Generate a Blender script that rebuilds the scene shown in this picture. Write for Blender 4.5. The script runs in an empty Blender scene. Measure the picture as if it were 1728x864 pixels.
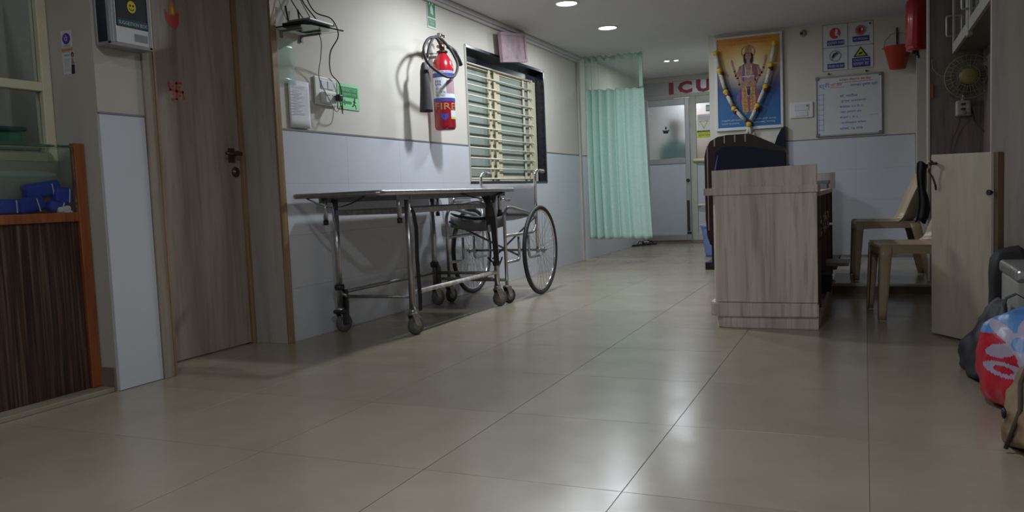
import bpy, bmesh, math, random
from mathutils import Vector, Matrix
random.seed(4)
S = bpy.context.scene
# ---------- camera, world, exposure, large lights ----------
cam = bpy.data.objects.new('camera', bpy.data.cameras.new('camera'))
S.collection.objects.link(cam); S.camera = cam
cam.data.sensor_width = 36; cam.data.lens = 1368.29 / 1728 * 36; cam.data.clip_start = .02
R_, U_, F_ = Vector((.91672, .39747, -.0406)), Vector((.00734, .08486, .99637)), Vector((-.39947, .91369, -.07487))
cam.matrix_world = Matrix(((R_.x, U_.x, -F_.x, 0), (R_.y, U_.y, -F_.y, 0), (R_.z, U_.z, -F_.z, .73), (0, 0, 0, 1)))
w = bpy.data.worlds.new('world'); S.world = w; w.use_nodes = True
w.node_tree.nodes['Background'].inputs[0].default_value = (.01, .012, .02, 1)
w.node_tree.nodes['Background'].inputs[1].default_value = 1
S.view_settings.view_transform = 'Standard'; S.view_settings.look = 'None'
S.view_settings.gamma = 1; S.view_settings.use_curve_mapping = False
S.view_settings.exposure = 0.0
LAMP_ROW = 16.0      # watts of each lit downlight over the left lane
LAMP_HALL = 13.0     # watts of the hall lamps behind the camera
LAMP_FAR = 6.0
LAMP_ICU = 10.0
# ---------- materials ----------
def nt(name):
    m = bpy.data.materials.new(name); m.use_nodes = True
    return m, m.node_tree.nodes, m.node_tree.links, m.node_tree.nodes['Principled BSDF']
def mat(name, col, rough=.6, metal=0., var=.08, scale=8., bump=0., stretch=(1, 1, 1), world=False, spec=.5, coat=0., detail=4, emit=0):
    m, n, l, b = nt(name)
    b.inputs['Roughness'].default_value = rough; b.inputs['Metallic'].default_value = metal
    b.inputs['Specular IOR Level'].default_value = spec; b.inputs['Coat Weight'].default_value = coat
    if world: src = n.new('ShaderNodeNewGeometry').outputs['Position']
    else: src = n.new('ShaderNodeTexCoord').outputs['Object']
    mp = n.new('ShaderNodeMapping'); mp.inputs['Scale'].default_value = stretch; l.new(src, mp.inputs[0])
    no = n.new('ShaderNodeTexNoise'); no.inputs['Scale'].default_value = scale; no.inputs['Detail'].default_value = detail
    l.new(mp.outputs[0], no.inputs[0])
    r = n.new('ShaderNodeValToRGB'); c = r.color_ramp
    c.elements[0].position = .3; c.elements[1].position = .7
    c.elements[0].color = (*[max(0, x * (1 - var)) for x in col], 1); c.elements[1].color = (*[min(1, x * (1 + var)) for x in col], 1)
    l.new(no.outputs[0], r.inputs[0]); l.new(r.outputs[0], b.inputs['Base Color'])
    if bump:
        bp = n.new('ShaderNodeBump'); bp.inputs['Strength'].default_value = bump; bp.inputs['Distance'].default_value = .01
        l.new(no.outputs[0], bp.inputs['Height']); l.new(bp.outputs[0], b.inputs['Normal'])
    if emit:
        b.inputs['Emission Color'].default_value = (*col, 1); b.inputs['Emission Strength'].default_value = emit
    return m
def wood(name, base, dark, light, rough=.45, sx=14, sz=.7, axis='z', streak=.5):
    m, n, l, b = nt(name)
    tc = n.new('ShaderNodeTexCoord'); mp = n.new('ShaderNodeMapping')
    st = {'z': (sx, sx, sz), 'x': (sz, sx, sx), 'y': (sx, sz, sx)}[axis]
    mp.inputs['Scale'].default_value = st; l.new(tc.outputs['Object'], mp.inputs[0])
    n1 = n.new('ShaderNodeTexNoise'); n1.inputs['Scale'].default_value = 1.6; n1.inputs['Detail'].default_value = 6; n1.inputs['Distortion'].default_value = .35
    l.new(mp.outputs[0], n1.inputs[0])
    r = n.new('ShaderNodeValToRGB'); e = r.color_ramp.elements
    e[0].position = .27; e[0].color = (*dark, 1); e[1].position = .62; e[1].color = (*light, 1)
    x = e.new(.43); x.color = (*base, 1)
    l.new(n1.outputs[0], r.inputs[0])
    mp2 = n.new('ShaderNodeMapping'); mp2.inputs['Scale'].default_value = [q * 3.3 for q in st]; l.new(tc.outputs['Object'], mp2.inputs[0])
    n2 = n.new('ShaderNodeTexNoise'); n2.inputs['Scale'].default_value = 2.2; n2.inputs['Detail'].default_value = 3; l.new(mp2.outputs[0], n2.inputs[0])
    r2 = n.new('ShaderNodeValToRGB'); r2.color_ramp.elements[0].position = .3; r2.color_ramp.elements[1].position = .5
    r2.color_ramp.elements[0].color = (1 - streak, 1 - streak, 1 - streak, 1); r2.color_ramp.elements[1].color = (1, 1, 1, 1); l.new(n2.outputs[0], r2.inputs[0])
    mx = n.new('ShaderNodeMixRGB'); mx.blend_type = 'MULTIPLY'; mx.inputs[0].default_value = .6
    l.new(r.outputs[0], mx.inputs[1]); l.new(r2.outputs[0], mx.inputs[2]); l.new(mx.outputs[0], b.inputs['Base Color'])
    b.inputs['Roughness'].default_value = rough
    return m
def glass(name, col=(1, 1, 1), rough=0., alpha_mix=0.):
    m, n, l, b = nt(name)
    b.inputs['Base Color'].default_value = (*col, 1); b.inputs['Roughness'].default_value = rough
    b.inputs['Transmission Weight'].default_value = 1; b.inputs['IOR'].default_value = 1.3 if rough else 1.45
    no = n.new('ShaderNodeTexNoise'); no.inputs['Scale'].default_value = 90
    bp = n.new('ShaderNodeBump'); bp.inputs['Strength'].default_value = .02 if not rough else .15; l.new(no.outputs[0], bp.inputs['Height']); l.new(bp.outputs[0], b.inputs['Normal'])
    return m
def sheer(name, col, opacity, rough=.5, weave=0):
    m, n, l, b = nt(name)
    b.inputs['Base Color'].default_value = (*col, 1); b.inputs['Roughness'].default_value = rough
    tr = n.new('ShaderNodeBsdfTransparent'); tr.inputs[0].default_value = (.9, .97, .94, 1)
    mx = n.new('ShaderNodeMixShader'); out = n['Material Output']
    no = n.new('ShaderNodeTexNoise'); no.inputs['Scale'].default_value = weave or 12
    mr = n.new('ShaderNodeMapRange'); mr.inputs[3].default_value = opacity * .7; mr.inputs[4].default_value = min(1, opacity * 1.3)
    l.new(no.outputs[0], mr.inputs[0]); l.new(mr.outputs[0], mx.inputs[0])
    l.new(tr.outputs[0], mx.inputs[1]); l.new(b.outputs[0], mx.inputs[2]); l.new(mx.outputs[0], out.inputs[0])
    return m
def cloth_mat(name, col, rough=.8, trans=.35, scale=60):
    m, n, l, b = nt(name)
    no = n.new('ShaderNodeTexNoise'); no.inputs['Scale'].default_value = scale; no.inputs['Detail'].default_value = 5
    r = n.new('ShaderNodeValToRGB'); r.color_ramp.elements[0].color = (*[x * .85 for x in col], 1); r.color_ramp.elements[1].color = (*[min(1, x * 1.12) for x in col], 1)
    tc = n.new('ShaderNodeTexCoord'); l.new(tc.outputs['Object'], no.inputs[0]); l.new(no.outputs[0], r.inputs[0]); l.new(r.outputs[0], b.inputs['Base Color'])
    b.inputs['Roughness'].default_value = rough
    bp = n.new('ShaderNodeBump'); bp.inputs['Strength'].default_value = .15; bp.inputs['Distance'].default_value = .004; l.new(no.outputs[0], bp.inputs['Height']); l.new(bp.outputs[0], b.inputs['Normal'])
    t = n.new('ShaderNodeBsdfTranslucent'); l.new(r.outputs[0], t.inputs[0])
    mx = n.new('ShaderNodeMixShader'); mx.inputs[0].default_value = trans
    l.new(b.outputs[0], mx.inputs[1]); l.new(t.outputs[0], mx.inputs[2]); l.new(mx.outputs[0], n['Material Output'].inputs[0])
    return m
M = {}
def floor_mat():
    m, n, l, b = nt('glazed beige floor tile')
    g = n.new('ShaderNodeNewGeometry'); no = n.new('ShaderNodeTexNoise'); no.inputs['Scale'].default_value = 2.3; no.inputs['Detail'].default_value = 4; no.inputs['Roughness'].default_value = .65
    l.new(g.outputs['Position'], no.inputs[0])
    r = n.new('ShaderNodeValToRGB'); r.color_ramp.elements[0].position = .3; r.color_ramp.elements[1].position = .72
    r.color_ramp.elements[0].color = (.275, .232, .172, 1); r.color_ramp.elements[1].color = (.335, .289, .222, 1); l.new(no.outputs[0], r.inputs[0])
    oi = n.new('ShaderNodeObjectInfo'); mr = n.new('ShaderNodeMapRange'); mr.inputs[3].default_value = .95; mr.inputs[4].default_value = 1.05; l.new(oi.outputs['Random'], mr.inputs[0])
    mm = n.new('ShaderNodeVectorMath'); mm.operation = 'SCALE'; l.new(r.outputs[0], mm.inputs[0]); l.new(mr.outputs[0], mm.inputs['Scale']); l.new(mm.outputs[0], b.inputs['Base Color'])
    n2 = n.new('ShaderNodeTexNoise'); n2.inputs['Scale'].default_value = 5; n2.inputs['Detail'].default_value = 3; l.new(g.outputs['Position'], n2.inputs[0])
    m2 = n.new('ShaderNodeMapRange'); m2.inputs[3].default_value = .17; m2.inputs[4].default_value = .31; l.new(n2.outputs[0], m2.inputs[0]); l.new(m2.outputs[0], b.inputs['Roughness'])
    n3 = n.new('ShaderNodeTexNoise'); n3.inputs['Scale'].default_value = 4.5; l.new(g.outputs['Position'], n3.inputs[0])
    bp = n.new('ShaderNodeBump'); bp.inputs['Strength'].default_value = .035; bp.inputs['Distance'].default_value = .02; l.new(n3.outputs[0], bp.inputs['Height']); l.new(bp.outputs[0], b.inputs['Normal'])
    return m
M['floor'] = floor_mat()
M['grout'] = mat('dark grout', (.15, .13, .1), .9)
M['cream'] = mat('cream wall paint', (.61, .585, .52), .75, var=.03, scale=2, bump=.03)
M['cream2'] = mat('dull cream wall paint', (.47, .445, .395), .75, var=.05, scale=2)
M['dado'] = mat('bluish white dado tile', (.59, .615, .67), .3, var=.02, scale=3, world=True)
M['trim'] = mat('grey dado edge strip', (.2, .2, .21), .6)
M['ceil'] = mat('grey white ceiling paint', (.6, .6, .62), .85, var=.02, scale=3)
M['skirt'] = mat('brown skirting tile', (.2, .16, .12), .5)
M['lam'] = wood('grey beige laminate', (.40, .32, .26), (.25, .195, .155), (.46, .38, .315))
M['lamdoor'] = wood('brown beige door laminate', (.30, .252, .20), (.20, .165, .13), (.38, .325, .265), sx=6, sz=.5, streak=.35)
M['lamgrey'] = wood('greyer laminate', (.37, .33, .31), (.27, .235, .215), (.44, .4, .375), sx=5, sz=.5, streak=.3)
M['lamlight'] = wood('pale counter laminate', (.62, .53, .47), (.46, .38, .33), (.74, .65, .59), rough=.5, sx=9, sz=.5, streak=.5)
M['lampanel'] = wood('yellowish pale laminate', (.42, .37, .29), (.32, .27, .21), (.47, .42, .34), sx=4, sz=.5, streak=.25)
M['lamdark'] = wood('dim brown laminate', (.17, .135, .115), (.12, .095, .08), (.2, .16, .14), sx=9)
M['gold'] = wood('golden brown edge beading', (.25, .17, .08), (.16, .1, .05), (.33, .23, .12), sx=20)
M['brownedge'] = wood('brown wood edging', (.12, .075, .04), (.08, .05, .03), (.16, .10, .05), sx=20)
M['redwood'] = wood('red brown varnished wood', (.24, .07, .02), (.17, .045, .013), (.29, .09, .03), rough=.35)
def stripes():
    m, n, l, b = nt('striped dark laminate')
    tc = n.new('ShaderNodeTexCoord'); mp = n.new('ShaderNodeMapping'); mp.inputs['Scale'].default_value = (1, 1, .02); l.new(tc.outputs['Object'], mp.inputs[0])
    no = n.new('ShaderNodeTexNoise'); no.inputs['Scale'].default_value = 125; no.inputs['Detail'].default_value = 3; l.new(mp.outputs[0], no.inputs[0])
    r = n.new('ShaderNodeValToRGB'); e = r.color_ramp.elements; e[0].position = .35; e[0].color = (.016, .008, .007, 1); e[1].position = .74; e[1].color = (.12, .09, .075, 1)
    x = e.new(.5); x.color = (.045, .02, .013, 1); x = e.new(.58); x.color = (.075, .035, .02, 1)
    l.new(no.outputs[0], r.inputs[0]); l.new(r.outputs[0], b.inputs['Base Color']); b.inputs['Roughness'].default_value = .35
    return m
M['stripes'] = stripes()
M['steel'] = mat('worn stainless steel', (.46, .46, .47), .28, .92, var=.12, scale=30)
M['steeldull'] = mat('dull stained steel', (.32, .31, .30), .42, .85, var=.25, scale=40)
M['chrome'] = mat('bright chrome', (.75, .75, .77), .14, 1, var=.03)
M['whitebar'] = mat('chipped white painted tube', (.62, .6, .56), .45, .1, var=.35, scale=30)
M['sheet'] = mat('dark steel sheet', (.17, .175, .2), .35, .7, var=.1)
M['rubber'] = mat('black rubber', (.025, .025, .027), .6, var=.2)
M['greyrubber'] = mat('worn grey rubber', (.1, .1, .11), .55, var=.2)
M['black'] = mat('black plastic', (.018, .018, .02), .4)
M['strap'] = mat('black nylon strap', (.012, .012, .014), .7)
M['vinylgrey'] = mat('grey vinyl', (.27, .27, .28), .45, var=.06)
M['vinylblack'] = mat('black vinyl', (.03, .032, .04), .35)
M['red'] = mat('red enamel', (.37, .008, .02), .22, var=.05, coat=.5)
M['darkred'] = mat('dark red enamel', (.36, .01, .03), .3, coat=.4)
M['bucket'] = mat('red painted metal', (.45, .05, .03), .45)
M['brass'] = mat('aged brass', (.32, .2, .1), .35, .9)
M['bronze'] = mat('dark bronze', (.11, .075, .05), .35, .8)
M['white'] = mat('white plastic', (.72, .72, .7), .4, var=.02)
M['paper'] = mat('white paper', (.72, .73, .76), .7, var=.03)
M['greypaper'] = mat('thin grey plastic sleeve', (.55, .56, .58), .4, var=.06)
M['alu'] = mat('grey aluminium section', (.38, .38, .4), .4, .6, var=.05)
M['alupowder'] = mat('beige grey powder coated aluminium', (.42, .41, .36), .5, .1, var=.06)
M['aludark'] = mat('grey brown door closer rail', (.25, .25, .22), .5, .2)
M['framecream'] = mat('cream painted frame', (.62, .58, .42), .5, var=.05)
M['granite'] = mat('black granite', (.008, .010, .02), .2, var=.5, scale=60)
M['barwhite'] = mat('cream grille bar', (.68, .66, .55), .45)
M['pvc'] = mat('grey white pvc panel', (.46, .49, .54), .5, var=.04)
M['green'] = mat('sign green', (.02, .22, .06), .4, var=.02)
M['litegreen'] = mat('pale luminous green sheet', (.30, .74, .38), .45, var=.03)
M['midgreen'] = mat('poster green', (.03, .24, .08), .45, var=.02)
M['signwhite'] = mat('sign white', (.62, .64, .68), .5, var=.02)
M['ink'] = mat('black ink', (.015, .015, .02), .6)
M['greyink'] = mat('grey ink', (.25, .25, .28), .6)
M['blueink'] = mat('blue marker ink', (.15, .19, .5), .6)
M['redink'] = mat('red ink', (.5, .06, .05), .6)
M['bluelabel'] = mat('dark blue print', (.04, .05, .28), .5, var=.05)
M['purple'] = mat('purple print', (.1, .03, .3), .5)
M['orange'] = mat('orange print', (.7, .2, .05), .5)
M['yellow'] = mat('yellow print', (.7, .55, .03), .5)
M['signyellow'] = mat('lime yellow sign', (.5, .58, .05), .5)
M['skin'] = mat('skin tone', (.34, .19, .13), .55)
M['pink'] = mat('dusty pink', (.34, .235, .26), .6, var=.08, scale=6)
M['pinkin'] = mat('mottled grey pink picture', (.30, .21, .235), .5, var=.35, scale=9)
M['curtain'] = cloth_mat('mint green curtain cloth', (.70, .9, .83), trans=.42)
M['net'] = sheer('mint net mesh', (.34, .48, .44), .34, weave=300)
M['plastchair'] = mat('tan moulded plastic', (.40, .31, .2), .35, var=.06)
M['darkwood'] = wood('dark mahogany', (.012, .006, .006), (.008, .004, .004), (.018, .008, .008), rough=.25)
M['navy'] = mat('navy black gloss', (.006, .008, .02), .15)
M['inlay'] = mat('pale pink inlay', (.22, .15, .14), .4)
M['bin'] = mat('periwinkle blue plastic', (.2, .27, .6), .35)
M['glass'] = glass('clear glass', (.93, 1, .97))
M['greenglass'] = glass('greenish glass', (.75, .95, .85))
M['frost'] = glass('frosted glass', (.84, .9, .96), .55)
M['obscure'] = mat('grey green obscured window glass', (.27, .32, .29), .5, var=.1, scale=3, spec=.3)
M['lens'] = mat('glowing lamp diffuser', (.9, .95, 1), .4, emit=22)
M['bluepack'] = mat('royal blue plastic pack', (.006, .045, .42), .35, var=.15)
M['film'] = sheer('clear plastic film', (.75, .8, .8), .25, rough=.15)
M['tan'] = mat('tan canvas', (.24, .165, .09), .85, var=.15, scale=20, bump=.3)
M['brownseam'] = mat('dark brown piping', (.07, .04, .025), .7)
M['bagred'] = mat('red glossy carrier bag', (.5, .008, .03), .35, var=.12, bump=.3, scale=14)
M['bagblue'] = mat('light blue print', (.08, .22, .5), .4, var=.15)
M['bagwhite'] = mat('white lilac print', (.38, .34, .46), .4)
M['bagblack'] = mat('black violet plastic bag', (.018, .017, .03), .6, var=.3, bump=.5, scale=12)
M['silver'] = mat('crinkled silver foil', (.6, .62, .64), .3, .9, bump=.6, scale=25)
M['boxgrey'] = mat('pale grey box board', (.33, .33, .31), .7)
M['fanwire'] = mat('yellowed fan guard wire', (.2, .19, .13), .5, .1)
M['fanyellow'] = mat('yellow fan plastic', (.2, .18, .05), .5)
M['fandark'] = sheer('smoky olive fan blade', (.1, .1, .06), .85)
M['offwhite'] = mat('dull off white plastic', (.34, .33, .30), .5)
M['tealid'] = mat('dark teal plastic', (.01, .07, .1), .4)
M['maroon'] = mat('maroon lettering', (.28, .02, .04), .5)
M['trayg'] = mat('green plastic tray', (.02, .2, .12), .4)
M['garwhite'] = mat('white jasmine flowers', (.6, .6, .52), .8, var=.25, scale=90, bump=.8)
M['garyellow'] = mat('yellow marigold', (.68, .5, .04), .8, var=.25, scale=80, bump=.8)
M['garmaroon'] = mat('maroon rose petals', (.16, .015, .02), .8, var=.3, scale=80, bump=.8)
M['scrub'] = mat('pale green scrubs', (.3, .5, .42), .8)
M['hair'] = mat('black hair', (.015, .012, .012), .6)
M['orangecloth'] = mat('peach curtain', (.5, .33, .24), .8)
def god_bg():
    m, n, l, b = nt('printed poster background')
    tc = n.new('ShaderNodeTexCoord'); sp = n.new('ShaderNodeSeparateXYZ'); l.new(tc.outputs['Generated'], sp.inputs[0])
    r = n.new('ShaderNodeValToRGB'); e = r.color_ramp.elements
    e[0].position = 0; e[0].color = (.008, .12, .32, 1); e[1].position = 1; e[1].color = (.6, .24, .03, 1)
    for p, c in ((.3, (.01, .10, .30)), (.44, (.03, .04, .17)), (.55, (.16, .12, .18)), (.66, (.42, .3, .14)), (.84, (.58, .33, .06))):
        x = e.new(p); x.color = (*c, 1)
    l.new(sp.outputs[2], r.inputs[0])
    mp = n.new('ShaderNodeMapping'); mp.inputs['Location'].default_value = (-.5 / .5, 0, -.66 / .30); mp.inputs['Scale'].default_value = (1 / .5, 0, 1 / .30)
    l.new(tc.outputs['Generated'], mp.inputs[0]); g = n.new('ShaderNodeTexGradient'); g.gradient_type = 'SPHERICAL'; l.new(mp.outputs[0], g.inputs[0])
    mx = n.new('ShaderNodeMixRGB'); l.new(g.outputs[0], mx.inputs[0]); l.new(r.outputs[0], mx.inputs[1]); mx.inputs[2].default_value = (.85, .74, .42, 1)
    l.new(mx.outputs[0], b.inputs['Base Color']); b.inputs['Roughness'].default_value = .45
    return m
M['godbg'] = god_bg()
M['halo'] = mat('pale yellow halo print', (.6, .5, .27), .45, var=.12, scale=10)
M['godpink'] = mat('rose skin print', (.36, .2, .17), .45, var=.25, scale=40)
M['godmauve'] = mat('mauve robe print', (.2, .06, .09), .45, var=.3, scale=50)
M['godorange'] = mat('orange robe print', (.5, .23, .07), .45, var=.3, scale=40)
M['godgold'] = mat('gold ornament print', (.36, .2, .08), .45, var=.3, scale=60)
M['godviolet'] = mat('violet scarf print', (.16, .06, .25), .45, var=.3, scale=40)
# ---------- mesh builders ----------
ORG = {}
class B:
    def __init__(s): s.bm = bmesh.new(); s.mi = 0; s.sm = set()
    def _tag(s, fs, smooth):
        for f in fs: f.material_index = s.mi; f.smooth = smooth
    def box(s, x0, y0, z0, x1, y1, z1, bev=0., rot=None, c=None, seg=2):
        r = bmesh.ops.create_cube(s.bm, size=1); vs = r['verts']
        for v in vs: v.co = Vector((v.co.x * (x1 - x0), v.co.y * (y1 - y0), v.co.z * (z1 - z0)))
        fs = {f for v in vs for f in v.link_faces}
        if bev:
            es = list({e for v in vs for e in v.link_edges})
            rr = bmesh.ops.bevel(s.bm, geom=es, offset=bev, segments=seg, profile=.5, affect='EDGES')
            vs = [v for v in rr['verts']]; fs = set(rr['faces'])
            seen = set(vs); st = list(vs)
            while st:
                v = st.pop()
                for e in v.link_edges:
                    o = e.other_vert(v)
                    if o not in seen: seen.add(o); st.append(o)
            vs = list(seen); fs = {f for v in vs for f in v.link_faces}
        cc = Vector(((x0 + x1) / 2, (y0 + y1) / 2, (z0 + z1) / 2))
        for v in vs:
            v.co = (rot @ v.co if rot else v.co) + cc
        s._tag(fs, False); return s
    def ring(s, c, u, v, r, n): return [s.bm.verts.new(c + u * (math.cos(2 * math.pi * k / n) * r) + v * (math.sin(2 * math.pi * k / n) * r)) for k in range(n)]
    def _join(s, a, b, smooth=True):
        n = len(a)
        for k in range(n):
            f = s.bm.faces.new((a[k], a[(k + 1) % n], b[(k + 1) % n], b[k])); f.smooth = smooth; f.material_index = s.mi
    def cyl(s, p0, p1, r, n=16, r2=None, caps=True):
        p0, p1 = Vector(p0), Vector(p1); d = (p1 - p0).normalized(); u = d.orthogonal().normalized(); v = d.cross(u)
        a = s.ring(p0, u, v, r, n); b = s.ring(p1, u, v, r if r2 is None else r2, n); s._join(a, b)
        if caps: s._tag([s.bm.faces.new(a[::-1]), s.bm.faces.new(b)], False)
        return s
    def lathe(s, prof, c=(0, 0, 0), axis='z', n=24, caps=True):
        c = Vector(c); ax = {'z': Vector((0, 0, 1)), 'x': Vector((1, 0, 0)), 'y': Vector((0, 1, 0))}.get(axis) if isinstance(axis, str) else Vector(axis).normalized()
        u = ax.orthogonal().normalized(); v = ax.cross(u); prev = None; first = None
        for r, h in prof:
            q = s.ring(c + ax * h, u, v, max(r, 1e-5), n)
            if prev: s._join(prev, q)
            else: first = q
            prev = q
        if caps: s._tag([s.bm.faces.new(first[::-1]), s.bm.faces.new(prev)], False)
        return s
    def tube(s, pts, r, n=10, closed=False, fillet=0., flat=None):
        pts = [Vector(p) for p in pts]
        if fillet:
            out = []
            N = len(pts)
            for i, p in enumerate(pts):
                if (i in (0, N - 1)) and not closed: out.append(p); continue
                a = pts[i - 1]; b = pts[(i + 1) % N]
                f = min(fillet, (a - p).length * .45, (b - p).length * .45)
                q0 = p + (a - p).normalized() * f; q1 = p + (b - p).normalized() * f
                for t in (0, .25, .5, .75, 1): out.append(q0 * (1 - t) ** 2 + p * 2 * t * (1 - t) + q1 * t * t)
            pts = out
        N = len(pts); rings = []; u = None
        for i, p in enumerate(pts):
            if closed: d = (pts[(i + 1) % N] - pts[i - 1]).normalized()
            else: d = (pts[min(i + 1, N - 1)] - pts[max(i - 1, 0)]).normalized()
            if u is None: u = d.orthogonal().normalized()
            else:
                u = (u - d * u.dot(d))
                u = u.normalized() if u.length > 1e-6 else d.orthogonal().normalized()
            v = d.cross(u)
            rr = r(i / (N - 1)) if callable(r) else r
            rings.append(s.ring(p, u, v, rr, n))
        for a, b in zip(rings, rings[1:]): s._join(a, b)
        if closed:
            # align last ring to first
            a, b = rings[-1], rings[0]
            k = min(range(n), key=lambda q: (a[0].co - b[q].co).length); s._join(a, b[k:] + b[:k])
        else: s._tag([s.bm.faces.new(rings[0][::-1]), s.bm.faces.new(rings[-1])], False)
        return s
    def band(s, pts, w, t=.0025):
        """flat strap along pts; w = width vector"""
        pts = [Vector(p) for p in pts]; w = Vector(w) / 2; prev = None
        for i, p in enumerate(pts):
            d = (pts[min(i + 1, len(pts) - 1)] - pts[max(i - 1, 0)]).normalized(); nn = d.cross(w.normalized()).normalized() * t / 2
            q = [s.bm.verts.new(x) for x in (p - w - nn, p + w - nn, p + w + nn, p - w + nn)]
            if prev: s._join(prev, q, False)
            else: s._tag([s.bm.faces.new(q[::-1])], False)
            prev = q
        s._tag([s.bm.faces.new(prev)], False); return s
    def torus(s, c, ax, R, r, n=48, m=8):
        c, ax = Vector(c), Vector(ax).normalized(); u = ax.orthogonal().normalized(); v = ax.cross(u)
        return s.tube([c + u * math.cos(2 * math.pi * k / n) * R + v * math.sin(2 * math.pi * k / n) * R for k in range(n)], r, m, closed=True)
    def sphere(s, c, r, sc=(1, 1, 1), n=16, noise=0., rot=None):
        rr = bmesh.ops.create_uvsphere(s.bm, u_segments=n, v_segments=max(6, n // 2), radius=r)
        for v in rr['verts']:
            p = Vector((v.co.x * sc[0], v.co.y * sc[1], v.co.z * sc[2]))
            if noise:
                from mathutils import noise as N_
                p *= 1 + noise * N_.noise(p * (3 / max(r, .01)) + Vector(c) * 7)
            if rot: p = rot @ p
            v.co = p + Vector(c)
        s._tag({f for v in rr['verts'] for f in v.link_faces}, True); return s
    def prism(s, pts, vec, bev=0.):
        pts = [Vector(p) for p in pts]; vec = Vector(vec)
        a = [s.bm.verts.new(p) for p in pts]; b = [s.bm.verts.new(p + vec) for p in pts]; n = len(a)
        fs = [s.bm.faces.new(a[::-1]), s.bm.faces.new(b)] + [s.bm.faces.new((a[k], a[(k + 1) % n], b[(k + 1) % n], b[k])) for k in range(n)]
        s._tag(fs, False)
        if bev:
            es = list({e for f in fs for e in f.edges}); bmesh.ops.bevel(s.bm, geom=es, offset=bev, segments=2, affect='EDGES')
        return s
    def grid(s, f, nu, nv, thick=0., smooth=True):
        g = [[s.bm.verts.new(Vector(f(i / nu, j / nv))) for j in range(nv + 1)] for i in range(nu + 1)]
        for i in range(nu):
            for j in range(nv):
                q = s.bm.faces.new((g[i][j], g[i + 1][j], g[i + 1][j + 1], g[i][j + 1])); q.smooth = smooth; q.material_index = s.mi
        s.solid = thick
        return s
    def obj(s, name, mats, parent=None, org=None, solid=0.):
        o_ = Vector(org) if org is not None else (ORG[parent.name] if parent else Vector((0, 0, 0)))
        s.bm.normal_update(); bmesh.ops.recalc_face_normals(s.bm, faces=s.bm.faces)
        bmesh.ops.translate(s.bm, verts=s.bm.verts, vec=-o_)
        me = bpy.data.meshes.new(name); s.bm.to_mesh(me); s.bm.free()
        for m_ in (mats if isinstance(mats, (list, tuple)) else [mats]): me.materials.append(M[m_] if isinstance(m_, str) else m_)
        o = bpy.data.objects.new(name, me); S.collection.objects.link(o)
        if parent: o.parent = parent
        else: o.location = o_
        ORG[o.name] = o_
        if solid:
            md = o.modifiers.new('solid', 'SOLIDIFY'); md.thickness = solid; md.offset = 0
        return o
def thing(name, label, cat, loc=(0, 0, 0), group=None):
    o = bpy.data.objects.new(name, None); S.collection.objects.link(o); o.empty_display_size = .1
    o.location = loc; o['label'] = label; o['category'] = cat; ORG[o.name] = Vector(loc)
    if group: o['group'] = group
    return o
def tag(o, label, cat, group=None):
    o['label'] = label; o['category'] = cat
    if group: o['group'] = group
    return o
def struct(o): o['kind'] = 'structure'; return o
def sempty(name, loc=(0, 0, 0)):
    o = bpy.data.objects.new(name, None); S.collection.objects.link(o); o.location = loc; o['kind'] = 'structure'; ORG[o.name] = Vector(loc); return o
def copy_obj(o, parent, loc):
    c = o.copy(); S.collection.objects.link(c); c.parent = parent; c.location = loc; return c
def lab(o, label): o['label'] = label; return o
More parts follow.
